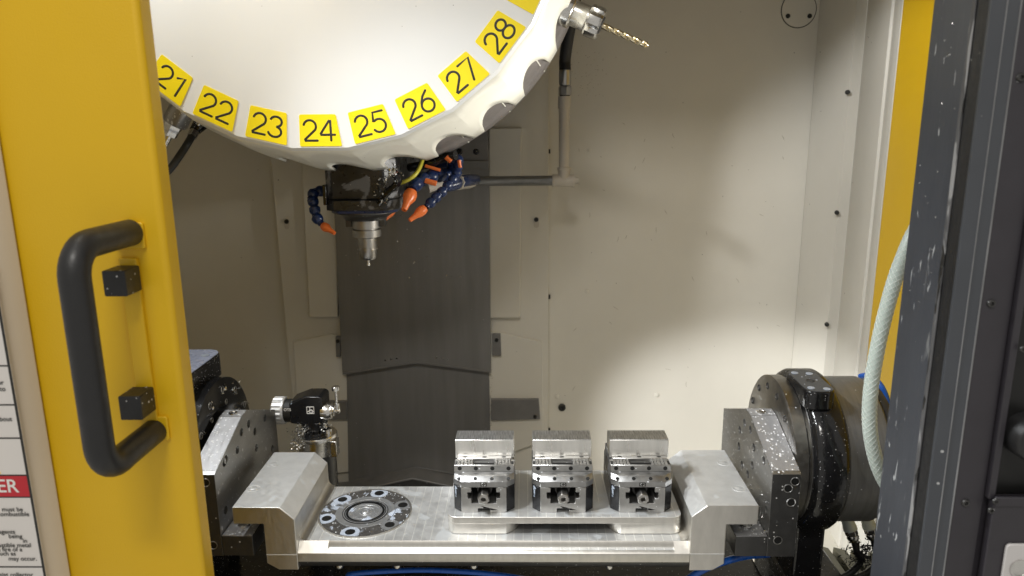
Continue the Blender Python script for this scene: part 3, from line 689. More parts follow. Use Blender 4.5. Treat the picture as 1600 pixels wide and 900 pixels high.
# coolant pipe
pp = thing('coolant_pipe', 'painted upright coolant pipe with tee and grey cross pipe', 'pipe', P(882, 290, 1.40))
YP = 1.40
T = P(881, 282, YP)
MB().frus((P(735, 283, YP).x, YP, T.z), (T.x - .02, YP, T.z), .0095, .0095, 18).build('cross_pipe', 'galv', pp)
MB().lathe((T.x - .0225, YP, T.z), (1, 0, 0), [(0, .012), (.004, .0125), (.004, .0118), (.038, .0118), (.038, .0128), (.043, .0128), (.043, .006), (.050, .006)], 20).build('tee', 'pipe', pp, .0006)
MB().lathe((T.x, YP, T.z), (0, 0, 1), [(0, .0115), (.020, .0115), (.020, .0128), (.025, .0128), (.025, .010)], 20).build('tee_branch', 'pipe', pp, .0004)
zt2 = P(881, 152, YP).z
MB().lathe((T.x, YP, T.z + .024), (0, 0, 1), [(0, .0098), (zt2 - T.z - .045, .0098), (zt2 - T.z - .045, .0118), (zt2 - T.z - .022, .0118), (zt2 - T.z - .022, .0105)], 20).build('riser', 'pipe', pp)
hx = Vector((T.x + .001, YP, zt2))
MB().lathe(hx, (0, 0, 1), [(-.003, .009), (.004, .010)], 16).build('collar', 'ink', pp)
MB().lathe(hx + Vector((0, 0, .004)), (0, 0, 1), [(0, .0125), (.016, .0125)], 6).build('hex_nut', 'flange', pp, .0008)
MB().lathe(hx + Vector((0, 0, .0205)), (0, 0, 1), [(0, .0095), (.003, .0115), (.028, .0115), (.029, .010)], 18).build('ferrule', 'flange', pp)
h0 = hx + Vector((0, 0, .049))
MB().tube(spline([h0, P(883, 90, YP), P(889, 50, 1.37), P(897, 10, 1.34), P(905, -60, 1.32)]), .0108, 16).build('hose', 'rubber', pp)

# ================================================================== TRUNNION TABLE
tb = thing('trunnion_table', 'bright aluminium trunnion table with raised chamfered ends', 'table', (-.04, .87, .97))
XL, XR = -.2824, .1978
split_top(MB().ext([(.7985, .9665), (.7905, .9775), (.7905, .989), (.801, 1.0), (.938, 1.0), (.938, .9665)], XL + .0002, -.2455, 'x').build('bridge_plate', 'alu_top', tb), 'alu')
split_top(MB().ext([(.7985, .9665), (.7905, .9775), (.7905, .989), (.7935, .9920), (.7985, .9925), (.7985, .9965), (.801, 1.0), (.938, 1.0), (.938, .9665)], -.2455, .1795, 'x').build('bridge_plate', 'alu_top', tb), 'alu')
split_top(MB().ext([(.7985, .9665), (.7905, .9775), (.7905, .989), (.801, 1.0), (.938, 1.0), (.938, .9665)], .1795, XR - .0002, 'x').build('bridge_plate', 'alu_top', tb), 'alu')
def blockL(): return [(XL, .9665), (XL, 1.035), (-.2991, 1.0512), (-.3576, 1.0512), (-.3576, 1.029), (-.3209, 1.029), (-.3209, .976), (-.306, .9665)]
def blockR(): return [(XR, .9665), (XR, 1.0386), (.2154, 1.0535), (.277, 1.0535), (.277, 1.029), (.240, 1.029), (.240, .976), (.225, .9665)]
eb1 = split_top(MB().ext(blockL(), .79, .942, 'y').build('end_block', 'alu_wet', tb, .0009, seg=3), 'alu', .3)
eb2 = split_top(MB().ext(blockR(), .79, .942, 'y').build('end_block', 'alu_wet', tb, .0009, seg=3), 'alu', .3)
MB().box(-.3207, -.2826, .7897, .7902, .9868, .9876).build('milled_step', 'alu_wet', eb1)
MB().box(XR + .0002, .2398, .7897, .7902, .9888, .9896).build('milled_step', 'alu_wet', eb2)
# cove fillets between the bridge and the ends
for x, s_ in ((XL, 1), (XR, -1)):
    pr = [(x, 1.0001), (x + s_ * .009, 1.0001)] + [(x + s_ * (.009 - .009 * math.sin(R(t))), 1.0091 - .009 * math.cos(R(t))) for t in (15, 30, 45, 60, 75, 90)]
    MB().ext(pr, .801, .9415, 'y').build('fillet', 'alu', tb)
for u, v, z, o in ((427, 725, 1.0512, eb1), (396, 763, 1.0512, eb1), (1131, 723, 1.0535, eb2), (1155, 763, 1.0535, eb2)):
    q = PZ(u, v, z)
    MB().lathe(q, (0, 0, 1), [(0, .0088), (.0004, .0088), (.0005, .0078), (.0002, .0070), (.0002, .0045), (.0005, .004)], 26).build('plug', 'alu_wet', o)
# under-edge studs
for u in (457, 530, 620, 740, 953, 1085):
    q = P(u, 886, .80); MB().lathe((q.x, .803, .9664), (0, 0, -1), [(0, .005), (.003, .005), (.005, .004)], 12).build('stud', 'steel', tb)
# round zero-point plate
zc_ = PZ(571, 801, 1.0)
zp = thing('clamping_plate', 'round dark plate with milky puddles and six screw holes, set in the table', 'plate', (zc_.x, zc_.y, 1.0))
c0 = (zc_.x, zc_.y, 1.0)
MB().lathe(c0, (0, 0, 1), [(0.0001, .0615), (.0012, .0612), (.0014, .0605), (.0014, .0592), (.0003, .059)], 72, cap=False).build('rim_ring', 'alu', zp)
M['zp'] = mat('puddled_black_plate', (0.11, 0.105, 0.10), 0.28, 0.5, var=0.2, vs=60, stain=[(42, 0.57, (0.36, 0.40, 0.47), 0.16, 0.0)], specks=(330, 0.35, 0.35, (0.75, 0.77, 0.80), 0.2, 0.0))
MB().ext(circ(zc_.x, zc_.y, .0588, 72), 1.0003, 1.0012, 'z', [circ(zc_.x, zc_.y, .0395, 48)]).build('outer_ring', 'zp', zp)
for i in range(6):
    an = R(20 + 60 * i); dx_, dy_ = math.cos(an), math.sin(an)
    pl_ = []
    for k in range(28):
        t = 2 * PI * k / 28; x, y = dx_ * .0505 + .0122 * math.cos(t), dy_ * .0505 + .0122 * math.sin(t); rr_ = math.hypot(x, y)
        if rr_ > .0585: x, y = x * .0585 / rr_, y * .0585 / rr_
        pl_.append((zc_.x + x, zc_.y + y))
    MB().ext(pl_, 1.00125, 1.00150, 'z').build('scalloped_seat', 'milk' if i in (1, 2, 3, 4) else 'ringsteel', zp)
    MB().ext(circ(zc_.x + dx_ * .0500, zc_.y + dy_ * .0500, .0064, 20), 1.00155, 1.0018, 'z').build('screw_hole', 'hole', zp)
MB().lathe(c0, (0, 0, 1), [(.0002, .0392), (.0018, .0390), (.0021, .0382), (.0019, .0376), (.0019, .0315), (.0010, .031), (.0010, .0292), (.0018, .029), (.0018, .0275), (.0009, .027), (.0009, .0255), (.0017, .0253), (.0017, .024), (.0008, .0236), (.0008, .022),
   (.0016, .0218), (.0016, .0190), (.0006, .0186), (.0006, .0165), (.0015, .0162), (.0015, .0125), (.0008, .012), (.0010, .0085), (.0015, .008), (.0015, .0052), (.0008, .005), (.0022, .003), (.0024, .0005)], 64).build('centre_rings', 'ringsteel', zp)
for r0_, r1_, z_ in ((.0300, .0262, .0013), (.0252, .0226, .0012)):
    MB().ext(circ(zc_.x, zc_.y, r0_, 56), 1.0011, 1.0011 + z_ * .5, 'z', [circ(zc_.x, zc_.y, r1_, 56)]).build('dark_groove', 'hole', zp)

# ------------------------------------------------------------------ sub-plate and vises
SZ = 1.0235
sp = thing('vise_plate', 'flat aluminium base plate with an arched front cut-out, under the three vises', 'plate', (.0465, .878, 1.0))
rp = rrect(-.100, .193, .8155, .941, .012, 6)
split_top(MB().ext(rp, 1.0145, SZ, 'z').build('top_slab', 'alu_top', sp, .0005, seg=2), 'alu')
lft = [(x, y) for x, y in rp if x < -.05]; rgt = [(x, y) for x, y in rp if x > .05]
lft.sort(key=lambda p: -p[1]); rgt.sort(key=lambda p: p[1])
MB().ext(lft + [(-.026, .8155), (-.017, .8225), (-.010, .834), (-.004, .86), (-.004, .941)], 1.0006, 1.0145, 'z').build('foot', 'alu', sp, .0004)
MB().ext(rgt + [(.095, .941), (.095, .86), (.101, .834), (.108, .8225), (.117, .8155)], 1.0006, 1.0145, 'z').build('foot', 'alu', sp, .0004)
MB().box(-.004, .095, .862, .94, 1.0006, 1.0144).build('core', 'bracket_face', sp)

def make_vise(c, label):
    t = thing('vise', label, 'vise', c, 'three steel centring vises on the base plate')
    X, Y, Z = c
    def loc(mb):
        mb.v = [Vector((q[0] + X, q[1] + Y, q[2] + Z)) for q in mb.v]; return mb
    body = [(-.0285, 0), (-.0075, 0), (-.0075, .0055), (.0075, .0055), (.0075, 0), (.0285, 0), (.0285, .0340), (.0157, .0340), (.0157, .0275), (.0205, .0275), (.0205, .0190),
            (.0157, .0190), (.0157, .0125), (-.0157, .0125), (-.0157, .0190), (-.0205, .0190), (-.0205, .0275), (-.0157, .0275), (-.0157, .0340), (-.0285, .0340)]
    loc(MB().ext(body, -.050, .050, 'y')).build('body', 'vise', t, .0004, seg=1)
    for s_ in (-1, 1):
        loc(MB().ext([(s_ * .0286, -.0497), (s_ * .0384, -.040), (s_ * .0384, .040), (s_ * .0286, .0497)], .0003, .0337, 'z')).build('side_cheek', 'black_ox', t, .0006, seg=1)
    loc(MB().box(-.0155, .0155, -.012, .045, .0127, .0338)).build('dark_channel_fill', 'hole', t)  # dark block that paints the shaded inside of the channel
    # hex spindle
    loc(MB().lathe((0, -.0125, .0222), (0, -1, 0), [(0, .011), (.016, .011), (.018, .0095)], 24)).build('spindle_collar', 'bracket_face', t)
    loc(MB().lathe((0, -.030, .0222), (0, -1, 0), [(0, .0080), (.027, .0080), (.0285, .0072), (.0285, .0034), (.020, .0032)], 6)).build('hex_spindle', 'flange', t, .0006)
    # lower carriage with sloped top edge
    pl0 = [(-.0285, -.0500), (.0285, -.0500), (.0384, -.0405), (.0384, .0405), (.0285, .0500), (-.0285, .0500), (-.0384, .0405), (-.0384, -.0405)]
    pl1 = [(x * .985, y * .86) for x, y in pl0]
    mb = MB(); n = 8
    mb.add([(x, y, .0343) for x, y in pl0] + [(x, y, .0415) for x, y in pl0] + [(x, y, .0468) for x, y in pl1],
           [list(range(n - 1, -1, -1)), list(range(2 * n, 3 * n))] + [[i, (i + 1) % n, n + (i + 1) % n, n + i] for i in range(n)] + [[n + i, n + (i + 1) % n, 2 * n + (i + 1) % n, 2 * n + i] for i in range(n)])
    cr = loc(mb).build('carriage', 'vise_top', t, .0005, seg=1)
    # emblem: dark square with two pale brackets
    em = loc(MB().ext(rrect(-.0040, .0040, .0358, .0410, .0006, 2), -.0504, -.0499, 'y')).build('emblem', 'ink', cr)
    for s_ in (-1, 1):
        loc(MB().tube([(s_ * .0006, -.0505, .0398), (s_ * .0022, -.0505, .0396), (s_ * .0027, -.0505, .0384), (s_ * .0022, -.0505, .0371), (s_ * .0006, -.0505, .0369)], .0004, 6)).build('emblem_stroke', 'vise', cr)
    for x in (-.031, -.0105, .0105, .031):
        loc(MB().lathe((x, -.0462, .0444), (0, -.6, .8), [(0, .0024), (.0003, .0022)], 12)).build('screw_hole', 'hole', cr)
    for s_ in (-1, 1):                                  # the two jaws, front and rear
        def J(mb):
            if s_ == 1: mb.v = [Vector((-q[0], -q[1], q[2])) for q in mb.v]
            return loc(mb)
        jw = J(MB().box(-.0380, .0380, -.0330, -.0150, .0468, .0562)).build('jaw', 'vise', t, .0005, seg=1)
        for x in (-.0310, -.0105, .0105, .0310):
            J(MB().lathe((x, -.0328, .0517), (0, -1, 0), [(-.001, .0029), (.0004, .0027)], 14)).build('screw_hole', 'hole', jw)
        J(MB().box(-.0345, .0345, -.0225, -.0150, .0562, .0605)).build('jaw_lip', 'steel_satin', t, .0004, seg=1)
        J(MB().box(-.0372, .0372, -.0312, -.0226, .0561, .0565)).build('gap_shade_strip', 'hole', t)  # dark strip paints the shaded gaps under the teeth
        J(MB().box(-.0125, .0125, -.0300, -.0255, .0565, .0580)).build('jaw_bar', 'bracket_face', t)
        for sd in (-1, 1):
            for k in range(5):
                x = sd * (.0150 + k * .0044); hw = .0020; mb = MB()
                mb.add([(x - hw, -.0325, .0563), (x + hw, -.0325, .0563), (x, -.0325, .0602), (x - hw, -.0225, .0561), (x + hw, -.0225, .0561), (x, -.0225, .0604)],
                       [(0, 1, 2), (3, 5, 4), (0, 2, 5, 3), (1, 4, 5, 2), (0, 3, 4, 1)])
                J(mb).build('tooth', 'steel_satin', jw)
        for x in (-.0250, 0, .0250):
            J(MB().tube([(x - .0026, -.0186, .0606), (x - .001, -.0186, .0606), (x + .001, -.0186, .0606), (x + .0026, -.0186, .0606)], [.0014, .0019, .0019, .0014], 10, flat=(0, 0, 1))).build('oval_hole', 'hole', jw)
    return t
V = make_vise((-.0541, .877, SZ), 'steel centring vise nearest the round plate, leftmost of three')
def copy_tree(o, parent=None):
    c = o.copy(); COL.objects.link(c); c.parent = parent
    for ch in list(o.children): copy_tree(ch, c)
    return c
v2 = copy_tree(V); v2.location = (.0453, .877, SZ); v2['label'] = 'steel centring vise standing between the two other vises'
v3 = copy_tree(V); v3.location = (.1440, .877, SZ); v3['label'] = 'steel centring vise nearest the right raised end of the table'
for x, l in ((-.0541, 'sawn aluminium block clamped in the vise nearest the round plate'), (.0453, 'sawn aluminium block clamped in the middle one of three vises'), (.1440, 'sawn aluminium block clamped in the vise nearest the right end')):
    o = thing('aluminium_block', l, 'metal block', (x, .877, SZ + .0575), 'sawn aluminium blocks held in the vises')
    zz = SZ + .0575; h = .0240
    MB().box(x - .0378, x + .0378, .8625, .8915, zz, zz + h).build('blank', 'alu_side', o, .0005)
    MB().box(x - .0376, x + .0376, .8627, .8913, zz + h + .0001, zz + h + .0009).build('sawn_face', 'alu_cut', o, .0003)

# ================================================================== TRUNNION BRACKETS AND ROTARY UNITS
def bracket(sgn, xin, thk, holes_px, front_px, label):
    xo = xin + sgn * thk
    t = thing('trunnion_bracket', label, 'bracket', ((xin + xo) / 2, .9, .98), 'steel brackets carrying the table ends')
    prof = [(.80, .9795), (.80, 1.0894), (.804, 1.0915), (.894, 1.1245), (.914, 1.1262), (1.017, 1.0850), (1.017, .9795)]
    hs_ = []
    for u, v in holes_px:
        q = PX(u, v, xin)
        if .806 < q.y < 1.01 and q.z > .985: hs_.append((q.y, q.z))
    pb = MB().ext(prof, xin, xo, 'x', [circ(y, z, .0055, 14) for y, z in hs_]).build('plate', 'bracket', t)
    for y, z in hs_:
        MB().lathe((xin + sgn * .006, y, z), (-sgn, 0, 0), [(-.004, .0054), (0, .0052), (.001, .0042), (.001, .0025), (-.002, .0022)], 14).build('cap_screw', 'bracket_face', pb)
    # front face and sloped top are skins of their own material, 0.4 mm proud
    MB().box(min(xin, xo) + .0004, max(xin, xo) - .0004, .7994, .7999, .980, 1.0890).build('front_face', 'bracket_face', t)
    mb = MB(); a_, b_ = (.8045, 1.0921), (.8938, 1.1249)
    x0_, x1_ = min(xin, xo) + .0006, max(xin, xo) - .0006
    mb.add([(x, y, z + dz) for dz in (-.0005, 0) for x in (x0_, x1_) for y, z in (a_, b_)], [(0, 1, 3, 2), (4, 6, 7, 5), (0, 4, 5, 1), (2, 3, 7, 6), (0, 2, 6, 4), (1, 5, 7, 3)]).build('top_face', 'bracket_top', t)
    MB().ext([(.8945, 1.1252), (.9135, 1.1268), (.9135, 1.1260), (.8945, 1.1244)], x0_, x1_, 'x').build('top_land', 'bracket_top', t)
    MB().lathe(((xin + xo) / 2, .904, 1.1259), (0, 0, 1), [(0, .0062), (.0011, .006), (.0012, .005), (.0006, .0045)], 18).build('top_plug', 'steel', t)
    fx0, fx1 = sorted((xin - sgn * .0002, xin - sgn * .039))
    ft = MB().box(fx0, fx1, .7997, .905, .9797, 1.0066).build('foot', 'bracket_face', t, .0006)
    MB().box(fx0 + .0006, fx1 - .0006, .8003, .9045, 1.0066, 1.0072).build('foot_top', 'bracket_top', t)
    q = (xin - sgn * .020, .824, 1.0072)
    MB().lathe(q, (0, 0, 1), [(0, .0075), (.0018, .0075), (.0022, .0065), (.0022, .004), (.001, .0036)], 20).build('cap_screw', 'steel', ft)
    for u, v in front_px:
        q = P(u, v, .7994)
        MB().lathe((q.x, .7994, q.z), (0, -1, 0), [(-.0002, .0058), (.0005, .0056), (.0006, .0049), (.0001, .0046)], 18).build('bore_rim', 'bracket', t)
        MB().lathe((q.x, .7993, q.z), (0, -1, 0), [(0, .0045), (.0003, .0044)], 16).build('bore', 'hole', t)
    return t
c3 = lambda l: [(1040 + x * .3113, 620 + y * .3113) for x, y in l]
c8 = lambda l: [(280 + x * .23333, 520 + y * .23333) for x, y in l]
bracket(1, .294, .034, c3([(395, 130), (372, 165), (425, 165), (368, 248), (443, 255), (493, 320), (383, 340), (435, 345), (412, 388), (505, 570)]),
        c3([(650, 425), (615, 460), (630, 530), (563, 720)]), 'steel bracket right of the table, spotted with coolant drops')
bracket(-1, -.379, .030, c8([(465, 610), (418, 665), (507, 660), (575, 570), (390, 785), (517, 770), (625, 775), (303, 870)]) + [(353, 718), (353, 797)],
        [(321, 754), (333, 852)], 'steel bracket left of the table, beside the yellow door')

# right rotary unit
AY, AZ = .92, 1.068
ru = thing('rotary_drive', 'black and grey rotary drive carrying the right bracket', 'rotary drive', (.40, AY, .72))
fp = MB().lathe((.3285, AY, AZ), (1, 0, 0), [(0, .094), (.003, .0985), (.018, .0985), (.0205, .096), (.024, .096)], 64).build('faceplate', 'flange', ru)
for i in range(14):
    a = 2 * PI * i / 14 + .2; MB().lathe((.3283, AY + .084 * math.sin(a), AZ + .084 * math.cos(a)), (-1, 0, 0), [(-.003, .0050), (.0006, .0048), (.0008, .0036), (-.001, .003)], 12).build('cap_screw', 'bracket_face', fp)
MB().lathe((.3525, AY, AZ), (1, 0, 0), [(0, .098), (.003, .104), (.008, .107), (.036, .107), (.041, .104), (.046, .097)], 64).build('housing', 'cast', ru)
MB().lathe((.3980, AY, AZ), (1, 0, 0), [(0, .0955), (.0005, .0962), (.050, .0962), (.0525, .094), (.053, .090)], 64).build('motor_case', 'motor', ru)
MB().lathe((.4505, AY, AZ), (1, 0, 0), [(0, .090), (.003, .092), (.012, .092), (.014, .088)], 48).build('end_cap', 'bracket_face', ru)
MB().lathe((.4645, AY, AZ + .02), (1, 0, 0), [(0, .030), (.02, .030), (.022, .026)], 24).build('connector_boss', 'cast', ru)
pdz = 1.1745
pd = MB().ext([(x, y) for x, y in rrect(.3470, .3850, .848, .932, .014, 6)], AZ + .082, pdz, 'z').build('top_pad', 'cast', ru, .0025, seg=3)
MB().ext(rrect(.3485, .3835, .8495, .9305, .013, 6), pdz - .0002, pdz + .0006, 'z').build('pad_face', 'pad', pd)
for x, y in ((.3565, .862), (.3745, .858), (.3565, .918), (.3745, .915)):
    MB().lathe((x, y, pdz + .0004), (0, 0, 1), [(0, .0046), (.0008, .0045)], 16).build('milky_socket', 'milk', pd)
MB().lathe((.366, .889, pdz + .0004), (0, 0, 1), [(0, .0055), (.0007, .0054), (.0007, .0044), (.0002, .0042)], 16).build('socket_ring', 'bracket_face', pd)
MB().ext([(.845, .72), (.845, .80), (.866, .83), (.866, .99), (.845, 1.03), (.995, 1.03), (.975, .98), (.975, .82), (.995, .80), (.995, .72)], .3545, .3935, 'x').build('leg', 'cast', ru, .004, seg=3)
q = P(1274, 748, .845)
screw('cap_screw', P(1274, 749, .838), (0, -1, 0), .006, ru, m='bracket_face', h=.8)
ft = MB().box(.345, .425, .80, .99, .80, .9035).build('mounting_foot', 'cast', ru, .003)
for u in (1264, 1296):
    q = P(u, 884, .826); MB().lathe((q.x, .826, .9035), (0, 0, 1), [(0, .010), (.016, .010), (.018, .0085), (.018, .005), (.010, .005)], 20).build('cap_screw', 'cast', ft)
# bed casting under the unit
tag(MB().ext([(.78, .705), (.78, .80), (.845, .87), (1.02, .87), (1.06, .80), (1.06, .705)], -.56, .335, 'x').build('saddle', 'cast', bevel=.004), 'black oily casting in the dark under the trunnion table', 'casting')

# left rotary unit
lu = thing('rotary_support', 'black round rotary support with blue grey cap behind the left bracket', 'rotary support', (-.45, AY, .72))
LX = -.4160
fp = MB().lathe((LX, AY, AZ), (-1, 0, 0), [(0, .094), (.002, .098), (.024, .098), (.026, .095)], 64).build('faceplate', 'disc', lu)
MB().lathe((-.4092, AY, AZ), (-1, 0, 0), [(0, .047), (.001, .049), (.0066, .049)], 48).build('hub', 'flange', lu)
for i in range(12):
    a = 2 * PI * i / 12 + .1; MB().lathe((LX - .0003, AY + .083 * math.sin(a), AZ + .083 * math.cos(a)), (1, 0, 0), [(-.003, .0052), (.0009, .005), (.0012, .0038), (-.001, .003)], 12).build('cap_screw', 'bracket', fp)
for i in range(8):
    a = 2 * PI * i / 8 + .25; MB().lathe((LX - .0003, AY + .064 * math.sin(a), AZ + .064 * math.cos(a)), (1, 0, 0), [(-.003, .0042), (.0009, .004), (.0012, .003), (-.001, .0026)], 12).build('cap_screw', 'bracket', fp)
MB().lathe((LX - .0265, AY, AZ), (-1, 0, 0), [(0, .098), (.003, .104), (.04, .107), (.05, .104), (.06, .095)], 64).build('housing', 'cast', lu)
pd = MB().ext(rrect(-.500, -.4330, .862, .985, .020, 6), AZ + .088, 1.1895, 'z').build('top_cap', 'cast', lu, .003, seg=3)
MB().ext(rrect(-.4985, -.4345, .8635, .9835, .019, 6), 1.1893, 1.1905, 'z').build('cap_face', 'bluecap', pd)
MB().lathe((-.447, .955, 1.1904), (0, 0, 1), [(0, .0058), (.001, .0056)], 18).build('milky_socket', 'milk', pd)
MB().box(-.50, -.4425, .85, .99, .70, 1.0).build('leg', 'cast', lu, .004)

# ================================================================== TOOL SETTER
OY = 1.05
po = thing('setter_post', 'steel post with a bright collar, left behind the table', 'post', (-.3285, OY, .70))
ztop = P(495, 676, OY).z
MB().lathe((-.3285, OY, .705), (0, 0, 1), [(0, .0275), (ztop - .705 - .031, .0275)], 40).build('column', 'bracket_face', po)
MB().lathe((-.3285, OY, ztop - .0308), (0, 0, 1), [(0, .0288), (.0235, .0288), (.0235, .0312), (.0288, .0312), (.0308, .030)], 40).build('collar', 'steel', po)
q = P(522, 690, OY - .01); MB().box(q.x - .003, q.x + .0065, OY - .022, OY - .004, P(522, 705, OY).z, P(522, 681, OY).z).build('latch', 'steel', po, .001)
q = P(516, 668, OY); MB().lathe((q.x - .004, OY, ztop), (0, 0, 1), [(0, .0065), (.007, .0065), (.008, .005), (.008, .003), (.004, .003)], 16).build('cap_screw', 'steel', po)
ots = thing('tool_setter', 'black optical tool setting probe with silver end cap on a steel post', 'probe', (-.329, OY, ztop))
bx = P(490, 640, OY).x; zax = P(490, 641, OY).z
MB().lathe((bx, OY, ztop + .0002), (0, 0, 1), [(0, .0185), (.004, .0185), (.004, .015), (.010, .015), (.010, .0195), (.0115, .020), (.034, .020)], 32).build('base', 'black_ox', ots)
for i in range(7):
    a = i * 2 * PI / 7 + .2
    MB().lathe((bx + .0168 * math.cos(a), OY + .0168 * math.sin(a), ztop + .004), (0, 0, 1), [(0, .003), (.005, .003)], 8).build('base_screw', 'cast', ots)
b0 = P(474, 640, OY); b1 = P(510, 640, OY); zt3 = P(495, 613, OY).z
MB().ext([(b0.x - .001, zax - .016), (b1.x, zax - .016), (b1.x + .001, zt3 - .004), (b1.x - .004, zt3), (b0.x + .010, zt3), (b0.x + .002, zt3 - .003), (b0.x - .016, zt3 - .010), (b0.x - .016, zax - .014)], OY - .0195, OY + .02, 'y').build('body', 'black_ox', ots, .003, seg=4)
a0 = P(447, 641, OY).x
MB().lathe((b0.x - .012, OY, zax), (-1, 0, 0), [(0, .0180), (b0.x - .012 - a0, .0180)], 36).build('neck', 'ink', ots)
mb = MB(); n_ = 72; vs = []
x_end = P(429, 641, OY).x
for xk, dr_ in ((a0 + .0005, -.001), (a0 - .0005, 0), (a0 - .003, 0), (a0 - .0032, .0004), (x_end + .001, .0004), (x_end, -.0012)):
    fl = xk not in (a0 + .0005, a0 - .0005, a0 - .003)
    for i in range(n_):
        t = 2 * PI * i / n_; r = .0212 + dr_ - (.0012 if fl and (i % 4) in (0, 1) else 0)
        vs.append((xk, OY + r * math.sin(t), zax + r * math.cos(t)))
mb.add(vs, [[k * n_ + i, k * n_ + (i + 1) % n_, (k + 1) * n_ + (i + 1) % n_, (k + 1) * n_ + i] for k in range(5) for i in range(n_)] + [list(range(n_ - 1, -1, -1)), list(range(5 * n_, 6 * n_))]).build('battery_cap', 'ribbed', ots, smooth=25)
q = P(450, 641, OY - .0198); textmesh('OTS', .0060, Matrix.Translation((q.x - .0008, OY - .0204, q.z - .001)) @ FRONT, 'signw', ots, 'text', 'CENTER', .0002)
# emblem on the front: square outline with a ring and an upright
q = P(485, 641, OY - .0195); ex_, ez_ = Vector((1, 0, 0)), Vector((0, 0, 1)); yy = OY - .0197; hs2 = .0054
mb = MB()
def seg(x0, z0, x1, z1, r=.0006): mb.tube([(q.x + x0, yy, q.z + z0), (q.x + x1, yy, q.z + z1)], r, 6)
seg(-hs2, -hs2, hs2, -hs2); seg(-hs2, hs2, hs2, hs2); seg(-hs2, -hs2, -hs2, hs2); seg(hs2, -hs2, hs2, hs2); seg(-.0008, -.001, -.0008, hs2)
mb.tube([(q.x + .0008 + .0030 * math.cos(R(t)), yy, q.z - .0018 + .0026 * math.sin(R(t))) for t in range(0, 361, 24)], .0006, 6)
mb.tube([(q.x - hs2, yy, q.z - .003), (q.x - .002, yy, q.z - .001), (q.x + .002, yy, q.z - .001), (q.x + hs2, yy, q.z - .003)], .0005, 6)
mb.build('emblem', 'signw', ots)
cx_ = P(500, 641, OY - .01).x
MB().lathe((b1.x - .004, OY - .008, zax + .002), (1, 0, 0), [(0, .0135), (.011, .0140), (.013, .0125), (.016, .0125), (.017, .009), (.019, .009), (.020, .004), (.027, .0035), (.028, .001)], 32).build('steel_hub', 'steel', ots)
sxp = P(526, 630, OY - .008).x; zs0 = P(526, 640, OY - .008).z; zs1 = P(526, 607, OY - .008).z
MB().lathe((sxp, OY - .008, zs0), (0, 0, 1), [(0, .003), (.001, .0048), (.004, .0048), (.004, .0040), (.011, .0040), (.012, .002), (zs1 - zs0 - .004, .0018), (zs1 - zs0 - .003, .0058), (zs1 - zs0 + .003, .0058), (zs1 - zs0 + .0035, .0052)], 20).build('stylus', 'steel', ots)
MB().frus((b1.x + .022, OY - .008, zax + .002), (sxp, OY - .008, zs0 + .006), .0022, .0018, 10).build('arm', 'steel', ots)

# ================================================================== HOSES, CABLES
bh = thing('braided_hose', 'milky white braided hose hanging in front of the rotary drive', 'hose', (.45, .85, 1.05))
hpts = spline([P(1500, 290, .79), P(1440, 345, .79), P(1408, 410, .787), P(1386, 480, .782), P(1368, 560, .777), P(1359, 630, .772), P(1362, 690, .77), P(1380, 748, .772), P(1412, 790, .78)], 10)
MB().tube(hpts, .0078, 20).build('hose', 'hosew', bh)
mb = MB(); ctrl = hpts
# braid: two families of thin helices following the hose
fr = []; up_ = None
for i, p in enumerate(ctrl):
    t = (ctrl[min(i + 1, len(ctrl) - 1)] - ctrl[max(i - 1, 0)]).normalized()
    if up_ is None: up_ = t.orthogonal().normalized()
    a_ = (up_ - t * up_.dot(t)).normalized(); fr.append((p, a_, t.cross(a_))); up_ = a_
def on_hose(s):
    k = min(int(s), len(fr) - 2); f_ = s - k
    return [fr[k][i].lerp(fr[k + 1][i], f_) for i in range(3)]
for sg_ in (-1, 1):
    for ph in range(8):
        pts_ = []
        for i in range(241):
            s = i / 240 * (len(fr) - 1); p, a_, b_ = on_hose(s); t = ph * PI / 4 + sg_ * s * .62
            pts_.append(p + (a_ * math.cos(t) + b_ * math.sin(t)) * .00768)
        mb.tube(pts_, .00042, 4)
tag(mb.build('braid', 'braid', bh), kind='stuff')
for lab, pts_, r_ in (('blue air hose loop behind the braided hose, upper of two', [(1345, 588, 1.02), (1360, 588, 1.0), (1378, 606, .98), (1390, 640, .97), (1400, 680, .97)], .0045),
                      ('blue air hose behind the braided hose, lower of two', [(1352, 620, 1.03), (1366, 606, 1.01), (1380, 618, 1.0), (1393, 655, .99), (1405, 700, .99)], .0050)):
    o = MB().tube(spline([P(*q) for q in pts_]), r_, 12).build('air_hose', 'bluehose'); tag(o, lab, 'hose', 'blue air hoses')
o = MB().tube(spline([P(560, 905, .84), P(548, 897, .83), P(640, 891, .835), P(720, 893, .835), P(800, 901, .84), P(900, 919, .86)]), .0034, 12).build('air_hose', 'bluehose'); tag(o, 'blue air hose running under the table front edge', 'hose', 'blue air hoses')
o = MB().tube(spline([P(1060, 915, .84), P(1095, 892, .825), P(1130, 878, .83), P(1165, 869, .85), P(1200, 866, .88)]), .0045, 12).build('air_hose', 'bluehose'); tag(o, 'blue air hose under the right end of the table', 'hose', 'blue air hoses')
